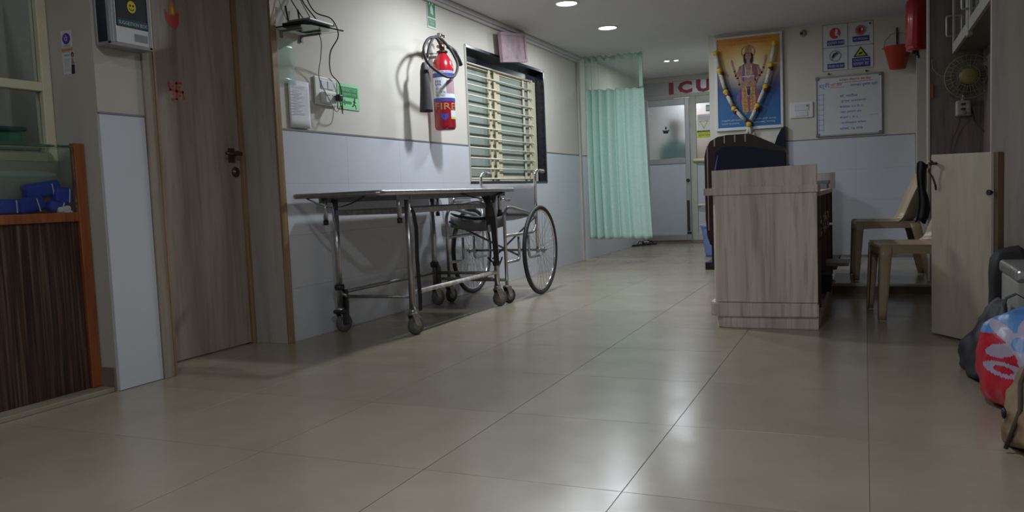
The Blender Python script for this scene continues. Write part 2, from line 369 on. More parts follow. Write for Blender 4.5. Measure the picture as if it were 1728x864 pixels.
# flat print on a surface: origin, right, up; shapes are thin slabs stacked outward
_tc = {}
class Flat:
    def __init__(s, o, u, v, step=.0008):
        s.o, s.u, s.v = Vector(o), Vector(u).normalized(), Vector(v).normalized(); s.n = s.u.cross(s.v); s.b = B(); s.m = []; s.step = step; s.kx = 1.
    def P(s, x, y, h=0.): return s.o + s.u * x * s.kx + s.v * y + s.n * h
    def _m(s, m):
        if m not in s.m: s.m.append(m)
        s.b.mi = s.m.index(m)
    def poly(s, pts, m, L=1, t=None):
        s._m(m); t = t or s.step; h = L * s.step
        s.b.prism([s.P(x, y, h - t) for x, y in pts], s.n * t); return s
    def rect(s, x0, y0, x1, y1, m, L=1, t=None): return s.poly([(x0, y0), (x1, y0), (x1, y1), (x0, y1)], m, L, t)
    def ell(s, x, y, rx, ry, m, L=1, n=24, a=0):
        ca, sa = math.cos(a), math.sin(a)
        return s.poly([(x + rx * math.cos(q) * ca - ry * math.sin(q) * sa, y + rx * math.cos(q) * sa + ry * math.sin(q) * ca) for q in [2 * math.pi * k / n for k in range(n)]], m, L)
    def annulus(s, x, y, r0, r1, m, L=1, n=28):
        for k in range(n):
            a0, a1 = 2 * math.pi * k / n, 2 * math.pi * (k + 1) / n
            s.poly([(x + r0 * math.cos(a0), y + r0 * math.sin(a0)), (x + r1 * math.cos(a0), y + r1 * math.sin(a0)), (x + r1 * math.cos(a1), y + r1 * math.sin(a1)), (x + r0 * math.cos(a1), y + r0 * math.sin(a1))], m, L)
        return s
    def line(s, pts, w, m, L=1):
        for (x0, y0), (x1, y1) in zip(pts, pts[1:]):
            d = math.hypot(x1 - x0, y1 - y0) or 1; nx, ny = -(y1 - y0) / d * w / 2, (x1 - x0) / d * w / 2
            ex, ey = (x1 - x0) / d * w * .3, (y1 - y0) / d * w * .3
            s.poly([(x0 - nx - ex, y0 - ny - ey), (x1 - nx + ex, y1 - ny + ey), (x1 + nx + ex, y1 + ny + ey), (x0 + nx - ex, y0 + ny - ey)], m, L)
        return s
    def text(s, txt, x, y, w, h, m, L=1, bold=0.):
        """text fitted in box x,y,w,h"""
        key = (txt, bold)
        if key not in _tc:
            cu = bpy.data.curves.new('t', 'FONT'); cu.body = txt; cu.size = 1; cu.resolution_u = 2; cu.offset = bold; cu.fill_mode = 'FRONT'
            ob = bpy.data.objects.new('t', cu); S.collection.objects.link(ob)
            bpy.context.view_layer.update()
            me = ob.to_mesh(); vs = [(q.co.x, q.co.y) for q in me.vertices]; ps = [tuple(p.vertices) for p in me.polygons]; ob.to_mesh_clear()
            bpy.data.objects.remove(ob); bpy.data.curves.remove(cu); _tc[key] = (vs, ps)
        vs, ps = _tc[key]
        if not vs: return s
        x0, x1 = min(v[0] for v in vs), max(v[0] for v in vs); y0, y1 = min(v[1] for v in vs), max(v[1] for v in vs)
        sx, sy = w / max(x1 - x0, 1e-6), h / max(y1 - y0, 1e-6)
        s._m(m); bv = [s.b.bm.verts.new(s.P(x + (a - x0) * sx, y + (c - y0) * sy, L * s.step)) for a, c in vs]
        for p in ps:
            try: f = s.b.bm.faces.new([bv[k] for k in p]); f.material_index = s.b.mi
            except ValueError: pass
        return s
    def obj(s, name, parent=None): return s.b.obj(name, s.m, parent, org=None if parent else s.o)
LW = -2.78
def onleft(y, z, x=LW): return Flat((x, y, z), (0, 1, 0), (0, 0, 1))
BY = 7.92
def onback(x, z, y=BY): return Flat((x, y, z), (1, 0, 0), (0, 0, 1))
# =================== SETTING ===================
fl = struct(B().box(-3.7, -3.2, -.12, 2.6, 12.7, -.0015).obj('floor', 'grout'))
TX, TY = .5525, .585
tb = B().box(-TX / 2 + .0008, -TY / 2 + .0008, -.001, TX / 2 - .0008, TY / 2 - .0008, 0, bev=.0004, seg=1)
t0 = tb.obj('tile', 'floor', fl)
first = True
for j in range(8):
    for i in range(20):
        cx, cy = -2.757 + TX * (j + .5), 1.86 + TY * (i - 3 + .5)
        if first: t0.location = (cx, cy, 0); first = False
        else: copy_obj(t0, fl, (cx, cy, 0))
B().box(-3.7, -3.2, -.001, -2.759, 12.7, 0).obj('floor_margin', 'floor', fl)
B().box(-2.757, -3.2, -.001, 2.6, .1, 0).obj('floor_margin', 'floor', fl)
B().box(1.664, .1, -.001, 2.6, 12.7, 0).obj('floor_margin', 'floor', fl)
struct(B().box(-3.7, -3.2, 2.15, 2.6, 8.3, 2.3).obj('ceiling', 'ceil'))
cf = struct(B().box(-3.7, 8.3, 2.2, 2.6, 12.7, 2.3).obj('ceiling', 'ceil'))
tr = struct(B().box(-2.779, 3.45, 2.118, -2.735, 8.28, 2.149, bev=.004).box(-2.779, 3.45, 2.095, -2.757, 8.28, 2.117, bev=.003).obj('trim_1', 'ceil'))
def dado(parent, name, o, u, length, zs, tw, th=.011, mat_='dado', skip=None):
    """rows of tiles; o start point, u direction, tiles proud of a backing"""
    u = Vector(u); n = u.cross(Vector((0, 0, 1)));   # outward normal
    cache = {}
    for r, (za, zb) in enumerate(zip(zs, zs[1:])):
        x = 0.
        while x < length - 1e-4:
            x1 = min(x + tw, length)
            segs = [(x, x1, za, zb)]
            if skip:
                s0, s1, sz0, sz1 = skip
                if zb > sz0 + .01 and za < sz1 - .01:
                    segs = []
                    if x < s0: segs.append((x, min(x1, s0), za, zb))
                    if x1 > s1: segs.append((max(x, s1), x1, za, zb))
                    if x1 > s0 and x < s1 and za < sz0 - .02: segs.append((max(x, s0), min(x1, s1), za, sz0))
            for a, b2, c, d in segs:
                if b2 - a < .015: continue
                key = (round(b2 - a, 3), round(d - c, 3)); ctr = Vector(o) + u * (a + b2) / 2 + Vector((0, 0, (c + d) / 2))
                if key not in cache:
                    hx, hz = (b2 - a) / 2 - .0003, (d - c) / 2 - .0003
                    bb = B(); hu = u * hx + n * th
                    lo = Vector((min(-u.x * hx, u.x * hx, n.x * th, 0), min(-u.y * hx, u.y * hx, n.y * th, 0), -hz)); hi = Vector((max(-u.x * hx, u.x * hx, n.x * th, 0), max(-u.y * hx, u.y * hx, n.y * th, 0), hz))
                    bb.box(*lo, *hi, bev=.0004, seg=1)
                    ob = bb.obj('tile', mat_, parent, org=(0, 0, 0)); ob.location = ctr - ORG[parent.name]; cache[key] = ob
                else: copy_obj(cache[key], parent, ctr - ORG[parent.name])
            x = x1
# left wall with window opening
WY0, WY1, WZ0, WZ1 = 5.62, 7.27, .835, 1.885
b = B()
for y0, y1, z0, z1 in ((3.41, WY0, 1.124, 2.2), (WY1, 10.8, 1.124, 2.2), (WY0, WY1, WZ1, 2.2)): b.box(-2.98, y0, z0, LW - .004, y1, z1)
for y0, y1, z0, z1 in ((3.41, WY0, 0, 1.124), (WY1, 10.8, 0, 1.124), (WY0, WY1, 0, WZ0)): b.box(-2.98, y0, z0, LW - .011, y1, z1)
b.box(-2.98, 2.56, 2.0, LW - .004, 3.41, 2.2)
wl = struct(b.obj('wall_left', 'cream'))
dado(wl, 'tile', (LW - .011, 3.42, 0), (0, 1, 0), 7.38, (0, .283, .563, .838, 1.118), .59, skip=(WY0 - 3.42, WY1 - 3.42, WZ0, WZ1))
b = B()
b.box(LW - .011, 3.42, 1.118, LW + .003, WY0 - .01, 1.127).box(LW - .011, WY1 + .005, 1.118, LW + .003, 10.8, 1.127)
struct(b.obj('trim_2', 'trim'))
# corner bead where the curtain starts
struct(B().box(LW - .001, 8.245, 0, LW + .022, 8.285, 2.15, bev=.003).obj('trim_3', 'cream2'))
# pillar between kiosk and door
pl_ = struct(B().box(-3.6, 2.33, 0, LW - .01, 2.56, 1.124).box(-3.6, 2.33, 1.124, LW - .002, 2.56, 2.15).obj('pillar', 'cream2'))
B().box(LW - .0095, 2.334, .002, LW, 2.556, 1.118, bev=.001).obj('tile', 'dado', pl_)
B().box(LW - .0095, 2.334, 1.119, LW + .002, 2.556, 1.127).obj('edge_strip', 'trim', pl_)
B().box(-3.02, 2.322, 0, LW - .014, 2.3295, .098, bev=.002).obj('skirting', 'skirt', pl_)
# wall behind the kiosk, with its glazed opening
XK = -3.03
b = B().box(-3.15, -3.2, 0, XK, 2.329, .94).box(-3.15, -3.2, .94, XK, .3, 2.15)
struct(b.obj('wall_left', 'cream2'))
win2 = sempty('window_2', (XK, 1.3, .94))
b = B()
for y0, y1, z0, z1 in ((2.285, 2.328, .94, 2.15), (.3, .345, .94, 2.15), (.345, 2.285, .94, .975), (.345, 2.285, 1.222, 1.258), (.345, 2.285, 2.11, 2.15), (1.3, 1.335, .975, 2.11)): b.box(XK - .045, y0, z0, XK + .004, y1, z1, bev=.004)
b.obj('frame', 'framecream', win2)
for y0, y1 in ((.345, 1.3), (1.335, 2.285)):
    for z0, z1 in ((.976, 1.221), (1.259, 2.109)): B().box(XK - .024, y0, z0, XK - .019, y1, z1).obj('pane', 'glass', win2)
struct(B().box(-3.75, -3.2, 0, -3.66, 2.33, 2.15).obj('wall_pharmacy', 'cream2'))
# door 1: deep laminate reveal, leaf, handle, lock
d1 = sempty('door_1', (-3.0, 3.0, 0))
B().box(-3.04, 2.575, .006, -3.0, 3.357, 2.0, bev=.002).obj('leaf', 'lamdoor', d1)
f = B().box(-3.05, 2.561, 0, LW + .004, 2.574, 2.0).box(LW - .004, 2.558, 0, LW + .008, 2.622, 2.0, bev=.003).obj('casing', 'lamdoor', d1)
B().box(LW + .008, 2.612, 0, LW + .014, 2.622, 2.0).obj('beading', 'gold', d1)
B().box(-3.05, 3.385, 0, LW + .003, 3.41, 2.0, bev=.001).obj('reveal', 'lamgrey', d1)
B().box(-3.05, 3.36, 0, -2.985, 3.384, 2.0, bev=.003).obj('door_stop', 'gold', d1)
B().box(LW - .001, 3.381, 0, LW + .012, 3.428, 2.0, bev=.003).obj('beading', 'gold', d1)
B().box(-3.05, 2.575, 2.0, LW, 3.385, 2.03).obj('head', 'lamdoor', d1)
b = B().box(-3.0, 3.272, .955, -2.994, 3.318, 1.03, bev=.003).cyl((-2.995, 3.3, 1.0), (-2.955, 3.3, 1.0), .011).tube([(-2.957, 3.318, 1.0), (-2.953, 3.29, 1.004), (-2.953, 3.25, .998), (-2.958, 3.215, 1.0)], lambda t: .012 - .004 * t, 10)
b.obj('handle', 'bronze', d1)
b = B().lathe([(.025, 0), (.027, .004), (.024, .009), (.012, .012), (.011, .016)], (-3.0, 3.317, .907), 'x', 20); b.box(-2.984, 3.312, .895, -2.981, 3.322, .919)
b.obj('lock_rose', 'bronze', d1)
b = B().box(-3.0, 2.57, .0, -2.99, 3.3, .004); b.obj('door_sill', 'skirt', d1)
# window 1: granite lined recess, two sliding sashes, grille of round bars
w1 = sempty('window_1', (LW, 6.4, .8))
b = B().box(-2.92, WY1 - .018, WZ0, LW + .004, WY1 + .004, WZ1 + .004, bev=.002).box(-2.92, WY0, WZ1 - .018, LW + .004, WY1, WZ1 + .004, bev=.002).box(-2.92, WY0, WZ0 - .004, LW + .004, WY1, WZ0 + .014, bev=.002).box(-2.92, WY0, WZ1 - .105, -2.862, WY1, WZ1 - .018)
b.obj('stone_surround', 'granite', w1)
B().box(-2.92, WY0 - .004, WZ0, LW + .004, WY0 + .018, WZ1, bev=.002).obj('side_board', 'alupowder', w1)
X0, X1 = -2.915, -2.875
zt = WZ1 - .105
def sash(y0, y1, x, wa, wb):
    b = B().box(x, y0, WZ0 + .014, x + .02, y0 + wa, zt, bev=.003).box(x, y1 - wb, WZ0 + .014, x + .02, y1, zt, bev=.003).box(x, y0 + wa, WZ0 + .014, x + .02, y1 - wb, WZ0 + .06, bev=.003).box(x, y0 + wa, zt - .03, x + .02, y1 - wb, zt, bev=.003)
    o = b.obj('sash', 'framecream', w1)
    B().box(x + .007, y0 + wa - .004, WZ0 + .055, x + .012, y1 - wb + .004, zt - .026).obj('pane', 'obscure', o)
sash(5.645, 6.33, -2.90, .02, .11); sash(6.32, 7.24, -2.877, .10, .2)
B().box(-2.975, WY0, WZ0, -2.921, WY1, WZ1).obj('backing', 'obscure', w1)
gx = -2.838
for k in range(12):
    z = .872 + k * (1.775 - .872) / 11
    B().cyl((gx, 5.645, z), (gx, 7.1, z), .0068, 10).sphere((gx, 7.1, z), .0105, n=10).obj('grille_bar', 'barwhite', w1)
for y in (6.19, 6.30, 6.92, 7.05):
    B().box(gx - .014, y - .019, WZ0 + .016, gx - .0075, y + .019, zt - .002, bev=.002).obj('grille_upright', 'framecream', w1)
# reception back wall
wb = struct(B().box(-1.348, BY, 1.124, 2.5, 8.1, 2.2).box(-1.348, BY + .011, 0, 2.5, 8.1, 1.124).obj('wall_back', 'cream'))
dado(wb, 'tile', (-.66, BY + .011, .0), (1, 0, 0), 1.066, (.067, .283, .563, .838, 1.118), .59)
struct(B().box(-.665, BY - .003, 1.118, .405, BY + .011, 1.126).obj('trim_4', 'trim'))
struct(B().box(-1.348, BY + .0005, 0, -.662, BY + .0105, 1.12).obj('trim_5', 'cream'))
struct(B().box(.408, 7.75, 0, .62, 7.919, 2.15, bev=.004).obj('trim_6', 'cream2'))
struct(B().box(-1.348, 8.1, 0, -1.25, 10.8, 2.2).obj('wall_corridor', 'cream'))
# dais
dz = .067
ds = struct(B().box(-.2, 5.71, 0, 2.5, BY + .01, dz - .001).obj('dais', 'grout'))
for i in range(3):
    for j in range(5):
        x0, y0 = -.2 + TX * j, 5.70 + TY * 1.1 * i
        x1, y1 = min(x0 + TX, 2.49), min(y0 + TY * 1.1, BY)
        if y1 - y0 > .05: B().box(x0 + .001, y0 + .001, dz - .012, x1 - .001, y1 - .001, dz, bev=.001, seg=1).obj('tile', 'floor', ds)
B().box(-.202, 5.688, dz - .02, 2.5, 5.70, dz + .001, bev=.004).obj('nosing', 'cream', ds)
B().box(-.202, 5.695, 0, 2.5, 5.7095, dz - .021).obj('riser', 'skirt', ds)
# laminate partitions on the right
PY = 5.85
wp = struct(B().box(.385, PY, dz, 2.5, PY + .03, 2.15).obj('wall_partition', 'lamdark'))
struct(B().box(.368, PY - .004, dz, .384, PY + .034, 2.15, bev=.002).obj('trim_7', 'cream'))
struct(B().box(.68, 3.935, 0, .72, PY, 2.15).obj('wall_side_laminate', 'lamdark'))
struct(B().box(.482, 3.90, 0, 1.4, 3.935, 2.15, bev=.001).obj('wall_wardrobe', 'lamgrey'))
struct(B().box(1.4, -3.2, 0, 1.5, 3.935, 2.15).obj('wall_right', 'cream'))
struct(B().box(2.5, 3.9, 0, 2.6, 8.1, 2.2).obj('wall_right', 'cream'))
struct(B().box(-3.7, -3.3, 0, 1.5, -3.2, 2.15).obj('wall_front', 'cream'))
# =================== ICU aluminium partition ===================
IY = 10.8
wi = sempty('wall_end', (-2.0, IY, 0))
b = B()
for x0, x1, z0, z1 in ((-2.779, -2.70, .035, 2.2), (-2.70, -1.35, 2.135, 2.2), (-2.70, -1.35, 1.925, 1.965), (-2.099, -2.02, .035, 1.925), (-2.02, -1.35, 1.83, 1.925), (-2.02, -1.35, 1.05, 1.10), (-2.02, -1.35, .035, .12), (-1.42, -1.35, .12, 2.135)):
    b.box(x0, IY, z0, x1, IY + .05, z1, bev=.004)
b.obj('frame', 'alupowder', wi)
B().box(-2.699, IY + .02, 1.967, -1.352, IY + .026, 2.134).obj('fanlight_pane', 'alu', wi)
B().box(-2.018, IY + .02, 1.102, -1.422, IY + .026, 1.828).obj('side_pane', 'frost', wi)
B().box(-2.018, IY + .02, .122, -1.422, IY + .03, 1.048).obj('side_panel', 'pvc', wi)
B().box(-2.779, IY - .02, 0, -1.35, IY + .08, .033, bev=.003).obj('threshold', 'skirt', wi)
B().box(-2.10, IY + .055, 2.0, -2.0, IY + .06, 2.02).obj('back_rail', 'alu', wi)
B().tube([(-2.05, IY, 1.09), (-2.05, IY - .03, 1.09), (-1.90, IY - .03, 1.085), (-1.90, IY, 1.085)], .022, 10, fillet=.02).obj('grab_bar', 'framecream', wi)
B().tube([(-2.0, IY, .5), (-2.0, IY - .03, .5), (-1.86, IY - .03, .5), (-1.86, IY, .5)], .018, 10, fillet=.02).obj('grab_bar', 'framecream', wi)
f = Flat((0, IY + .0195, 0), (1, 0, 0), (0, 0, 1))
f.rect(-2.368, 1.968, -2.305, 2.125, 'maroon', 1); f.text('C', -2.25, 1.97, .19, .16, 'maroon', 1, .06); f.text('U', -2.01, 1.968, .19, .165, 'maroon', 1, .06)
f.b.obj('lettering', ['maroon'], wi)
di = sempty('door_2', (-2.4, IY - .005, .035))
b = B()
for x0, x1, z0, z1 in ((-2.69, -2.645, .04, 1.905), (-2.16, -2.10, .04, 1.905), (-2.645, -2.16, 1.822, 1.905), (-2.645, -2.16, 1.055, 1.125), (-2.645, -2.16, .04, .115)): b.box(x0, IY - .035, z0, x1, IY + .005, z1, bev=.004)
b.obj('frame', 'alu', di)
B().box(-2.646, IY - .018, 1.126, -2.159, IY - .012, 1.821).obj('pane', 'frost', di)
B().box(-2.646, IY - .022, .116, -2.159, IY - .010, 1.054).obj('panel', 'pvc', di)
b = B().box(-2.152, IY - .06, .16, -2.118, IY - .036, .57, bev=.008); b.obj('door_pull', 'rubber', di)
b = B().lathe([(.022, 0), (.022, .02), (.014, .03), (.02, .045), (.016, .055)], (-2.13, IY - .036, .83), (0, -1, 0), 16); b.obj('latch', 'black', di)
B().box(-2.16, IY - .037, .12, -2.102, IY - .0355, .15).obj('bottom_bolt', 'black', di)
B().box(-2.645, IY - .045, 1.905, -2.3, IY - .02, 1.925, bev=.004).obj('door_closer', 'alu', di)
dy = Flat((-2.415, IY - .018, 1.5), (1, 0, 0), (0, 0, 1))
dy.poly([(-.045, .01), (-.03, -.04), (.03, -.04), (.045, .01), (.02, 0), (-.02, 0)], 'ink', 1).poly([(-.008, .012), (.01, .012), (.014, .035), (0, .06), (-.008, .035)], 'ink', 1)
tag(dy.obj('lamp_sticker'), 'small black oil-lamp sticker on the frosted pane of the ward door', 'sticker')
# room beyond the ICU partition
struct(B().box(-3.7, 12.5, 0, -1.0, 12.6, 2.2).obj('wall_ward', 'cream'))
struct(B().box(-1.25, 10.86, 0, -1.15, 12.5, 2.2).obj('wall_ward', 'cream'))
struct(B().box(-3.6, 10.86, 0, -3.5, 12.5, 2.2).obj('wall_ward', 'cream'))
# notices on the right side pane
f = Flat((-1.92, IY + .019, 1.42), (1, 0, 0), (0, 0, 1))
f.rect(-.09, -.045, .12, .045, 'signyellow', 1, .001).rect(-.09, .03, .12, .05, 'ink', 2); f.text('CAUTION', -.07, .033, .17, .012, 'signyellow', 3); f.text('RESTRICTED AREA', -.07, -.02, .17, .02, 'ink', 2)
tag(f.obj('caution_sign'), 'lime yellow caution strip with black text on the narrow ward pane', 'sign')
f = Flat((-1.92, IY + .019, 1.60), (1, 0, 0), (0, 0, 1))
f.rect(-.085, -.13, .12, .08, 'paper', 1, .001).line([(-.05, -.01), (.05, -.01), (0, -.1), (-.05, -.01)], .012, 'yellow', 2).text('NOTICE', -.06, .035, .15, .012, 'greyink', 2).text('DO NOT ENTER', -.06, .01, .15, .012, 'greyink', 2)
tag(f.obj('paper_notice'), 'white paper with a yellow downward triangle on the narrow ward pane', 'notice')
f = Flat((-1.86, IY + .019, 1.75), (1, 0, 0), (0, 0, 1))
f.rect(-.03, -.035, .06, .045, 'midgreen', 1, .001).rect(-.022, -.02, .02, .03, 'signwhite', 2)
tag(f.obj('notice_sticker'), 'small green and white square sticker near the top of the ward pane', 'sticker')
# =================== LAMPS ===================
def downlight(x, y, z, watts, label, r=.075, col=(.88, .94, 1.0)):
    t = thing('ceiling_downlight', label, 'ceiling light', (x, y, z), 'round ceiling downlights')
    B().lathe([(r + .012, -.0005), (r + .014, -.006), (r + .004, -.010), (r, -.004), (r, -.0005)], (x, y, z), 'z', 32, caps=False).obj('rim', 'white', t)
    B().lathe([(r, -.003), (r * .8, -.0075), (.001, -.0085)], (x, y, z), 'z', 32, caps=False).obj('diffuser', 'lens', t)
    L = bpy.data.lights.new('lamp_light', 'AREA'); L.shape = 'DISK'; L.size = r * 2; L.energy = watts; L.color = col
    o = bpy.data.objects.new('lamp_light', L); S.collection.objects.link(o); o.parent = t; o.location = (0, 0, -.012)
    return t
downlight(-2.04, 4.82, 2.15, LAMP_ROW * 1.35, 'lit round ceiling light just out of frame above the wall fire extinguisher')
downlight(-2.04, 5.88, 2.15, LAMP_ROW * .9, 'lit round ceiling light cut by the top edge, nearer of the two large ones')
downlight(-2.04, 6.94, 2.15, LAMP_ROW * .8, 'whole lit round ceiling light between the near one and the curtain')
downlight(-2.08, 9.43, 2.2, LAMP_FAR, 'small lit ceiling light past the curtain, left of the close pair', r=.030)
downlight(-1.975, 9.45, 2.2, LAMP_FAR, 'small lit ceiling light past the curtain, right of the close pair', r=.026)
downlight(-1.7, 1.2, 2.15, LAMP_HALL * .25, 'ceiling light overhead between door and photographer, out of frame')
downlight(-.5, 1.5, 2.15, LAMP_HALL * 1.15, 'ceiling light overhead in front of the counter, out of frame')
downlight(-.9, -1.0, 2.15, LAMP_HALL, 'ceiling light behind the photographer, out of frame')
downlight(-3.45, 1.2, 2.15, .6, 'added unseen fill light inside the pharmacy behind the left window, out of frame')  # unseen lamp, added to lift the dark interior behind the kiosk window
downlight(-2.3, 11.9, 2.2, LAMP_ICU, 'ceiling light inside the ward behind frosted glass')
# =================== KIOSK (left) ===================
KX = -2.87
k = thing('display_counter', 'red brown pharmacy display counter with glass case and dark striped laminate front', 'counter', (KX, 1.9, 0))
y0k, y1k = .2, 2.325
B().box(KX - .03, y1k - .045, .02, KX + .002, y1k, 1.005, bev=.003).obj('post', 'redwood', k)
B().box(KX - .03, y0k, .696, KX, y1k - .046, .733, bev=.003).obj('rail', 'redwood', k)
B().box(KX - .03, y0k, .02, KX - .012, y1k - .046, .695).obj('front_panel', 'stripes', k)
B().box(XK + .005, y0k, .70, KX - .031, y1k - .046, .715).obj('case_floor', 'redwood', k)
B().box(KX - .012, y0k, .734, KX - .006, y1k - .047, .985).obj('front_glass', 'glass', k)
B().box(XK + .006, y0k, .986, KX + .001, y1k - .046, .996, bev=.001).obj('top_glass', 'greenglass', k)
B().box(KX - .11, y1k - .012, .716, KX - .031, y1k - .001, .985).obj('side_panel', 'cream2', k)
struct(B().box(-3.02, -1, 0, -2.795, 2.321, .019, bev=.003).obj('trim_8', 'floor'))
def pack(y, z, sy, sz, ang, mt, label, cat='packet', x=-2.945, sx=.05, grp='blue packets in the glass case'):
    b = B().box(x - sx / 2, y - sy / 2, z - sz / 2, x + sx / 2, y + sy / 2, z + sz / 2, bev=min(sz, sx) * .35, rot=Matrix.Rotation(ang, 3, 'X'), seg=3)
    o = b.obj('packet', mt, None, org=(x, y, z)); tag(o, label, cat, grp)
    if mt == 'bluepack':
        B().box(x + sx / 2 - .001, y + sy * .2, z - sz * .4, x + sx / 2 + .001, y + sy * .2 + .004, z + sz * .4, rot=Matrix.Rotation(ang, 3, 'X')).obj('white_seam', 'paper', o)
    return o
pack(2.18, .825, .15, .06, .15, 'bluepack', 'long upper royal blue packet lying on the others in the case')
pack(2.25, .80, .075, .07, -.1, 'bluepack', 'rightmost royal blue packet in the glass case', x=-2.925)
pack(2.12, .766, .12, .065, .25, 'bluepack', 'lower middle royal blue packet on the case floor')
pack(2.215, .755, .07, .045, -.3, 'bluepack', 'small royal blue packet below the long one', x=-2.92)
pack(2.02, .762, .09, .06, 0, 'bluepack', 'leftmost royal blue packet at the frame edge', x=-2.92)
pack(2.235, .745, .06, .026, .1, 'paper', 'crumpled white packet under the rightmost blue one', x=-2.915, grp='white packets in the glass case')
pack(2.25, .7285, .04, .022, 0, 'paper', 'small white packet in the corner of the case', x=-2.9, sx=.03, grp='white packets in the glass case')
def rumple(name, c, sc, mt, label, cat, n=28, amp=.25, group=None):
    o = B().sphere(c, 1, sc, n, amp).obj(name, mt, None, org=c); return tag(o, label, cat, group)
rumple('plastic_film', (-2.955, 2.11, .884), (.035, .14, .016), 'film', 'loose clear plastic film over the blue packets', 'plastic bag')
# things behind the kiosk window
t = thing('storage_tray', 'green plastic tray with dark teal lid behind the left window', 'tray', (-3.25, 1.9, .985))
B().box(-3.4, 1.2, .985, -3.1, 2.235, 1.06, bev=.008).obj('body', 'trayg', t)
B().box(-3.41, 1.19, 1.064, -3.09, 2.25, 1.082, bev=.006).obj('lid', 'tealid', t)
tag(B().box(-3.5, .3, .955, -3.08, 2.32, .984).obj('shelf', 'cream2'), 'cream shelf carrying the green tray behind the left window', 'shelf')
f = Flat((-3.30, 1.7, 1.2), (0, 1, 0), (0, 0, 1))
f.rect(0, 0, .55, .45, 'paper', 1, .002)
for q in range(7): f.line([(.04, .36 - q * .05), (.4 - .06 * (q % 3), .36 - q * .05)], .006, 'greyink', 2)
f.text('RATE LIST', .14, .40, .2, .03, 'greyink', 2)
f.line([(.0, 0), (.55, 0), (.55, .45), (0, .45), (0, 0)], .005, 'greyink', 2)
tag(f.obj('rate_list'), 'yellowed paper list seen through the left window pane', 'notice')
# =================== STICKERS, BOX ON PILLAR ===================
f = Flat((-2.925, 2.33, 1.34), (1, 0, 0), (0, 0, 1))
f.rect(-.031, .052, .030, .118, 'signwhite', 1).ell(0, .086, .022, .022, 'purple', 2).text('पे', -.012, .074, .022, .025, 'signwhite', 3).text('ACCEPTED HERE', -.02, .055, .04, .006, 'purple', 2)
f.rect(-.031, .038, .030, .046, 'orange', 1).rect(-.031, -.055, .036, .032, 'signwhite', 1).text('SCAN & PAY', -.02, .018, .032, .006, 'purple', 2)
f.rect(-.022, -.042, .014, .008, 'greypaper', 2)
f.poly([(.016, -.055), (.036, -.055), (.036, -.012), (.03, .002), (.02, -.004)], 'ink', 2).ell(.028, .02, .008, .011, 'hair', 2).ell(.0285, .018, .0045, .007, 'skin', 3).poly([(.02, -.02), (.034, -.02), (.034, .006), (.023, .008)], 'pink', 3)
tag(f.obj('payment_sticker'), 'small purple, orange and white payment sticker on the cream pillar', 'sticker')
bx0, bx1, by0, by1, bz0, bz1 = LW, -2.70, 2.346, 2.548, 1.385, 1.72
t = thing('suggestion_box', 'grey metal suggestion box with black front on pillar above white tile', 'box', (LW, 2.45, 1.385))
B().box(bx0 + .001, by0, bz0, bx1, by1, bz1, bev=.003).obj('body', 'granite', t)
b = B()
for a in ((bx0 + .001, by0 - .002, bz0 - .003, bx1 + .003, by1 + .002, bz0 + .012), (bx1 - .014, by0 - .002, bz0, bx1 + .003, by0 + .014, bz1), (bx1 - .002, by1 - .016, bz0, bx1 + .003, by1 + .002, bz1), (bx0 + .001, by0 - .003, bz0, bx0 + .012, by0 + .006, bz1), (bx1 - .002, by0 + .012, bz0 + .012, bx1 + .003, by0 + .03, bz1)): b.box(*a, bev=.002)
b.obj('edging', 'alu', t)
f = Flat((bx1 + .0005, by0, bz0), (0, 1, 0), (0, 0, 1))
f.rect(.03, .012, .19, .075, 'signwhite', 1).rect(.115, .025, .18, .055, 'greyink', 2)
f.rect(.035, .075, .188, .335, 'ink', 1).rect(.035, .078, .188, .108, 'tealid', 2).text('SUGGESTION BOX', .042, .085, .138, .014, 'signwhite', 3)
f.ell(.11, .16, .021, .024, 'yellow', 2).ell(.103, .165, .004, .005, 'ink', 3).ell(.118, .165, .004, .005, 'ink', 3).line([(.098, .153), (.105, .147), (.115, .147), (.122, .153)], .003, 'ink', 3)
f.rect(.05, .215, .165, .262, 'signwhite', 2).text('तक्रार पेटी', .065, .23, .08, .016, 'greyink', 3)
f.obj('front_print', t)
# stickers on door leaf
f = Flat((-3.0, 2.963, 1.61), (0, 1, 0), (0, 0, 1))
f.poly([(-.045, .055), (-.04, .01), (-.02, -.02), (.02, -.03), (.038, .0), (.045, .045), (.03, .055), (.01, .03), (-.02, .03)], 'redink', 1).poly([(-.018, .035), (.012, .032), (.02, .06), (.0, .11), (-.015, .07)], 'orange', 2).poly([(-.006, .04), (.008, .04), (.01, .06), (.0, .08)], 'yellow', 3)
tag(f.obj('lamp_sticker'), 'red oil-lamp sticker with orange flame high on the laminate door', 'sticker')
f = Flat((-3.0, 2.958, 1.29), (0, 1, 0), (0, 0, 1))
f.line([(0, -.04), (.002, .035)], .012, 'redink', 1).line([(-.038, .0), (.04, -.004)], .012, 'redink', 1)
f.line([(.0, .036), (.034, .038)], .011, 'redink', 1).line([(.04, -.003), (.043, -.036)], .011, 'redink', 1).line([(0, -.04), (-.03, -.044)], .011, 'redink', 1).line([(-.038, 0), (-.045, .034)], .011, 'redink', 1)
for q in ((-.02, .018), (.02, .018), (-.02, -.018), (.02, -.022)): f.ell(*q, .005, .005, 'redink', 1, 10)
tag(f.obj('auspicious_mark'), 'red hand-drawn auspicious cross mark on the laminate door above its handle', 'sticker')
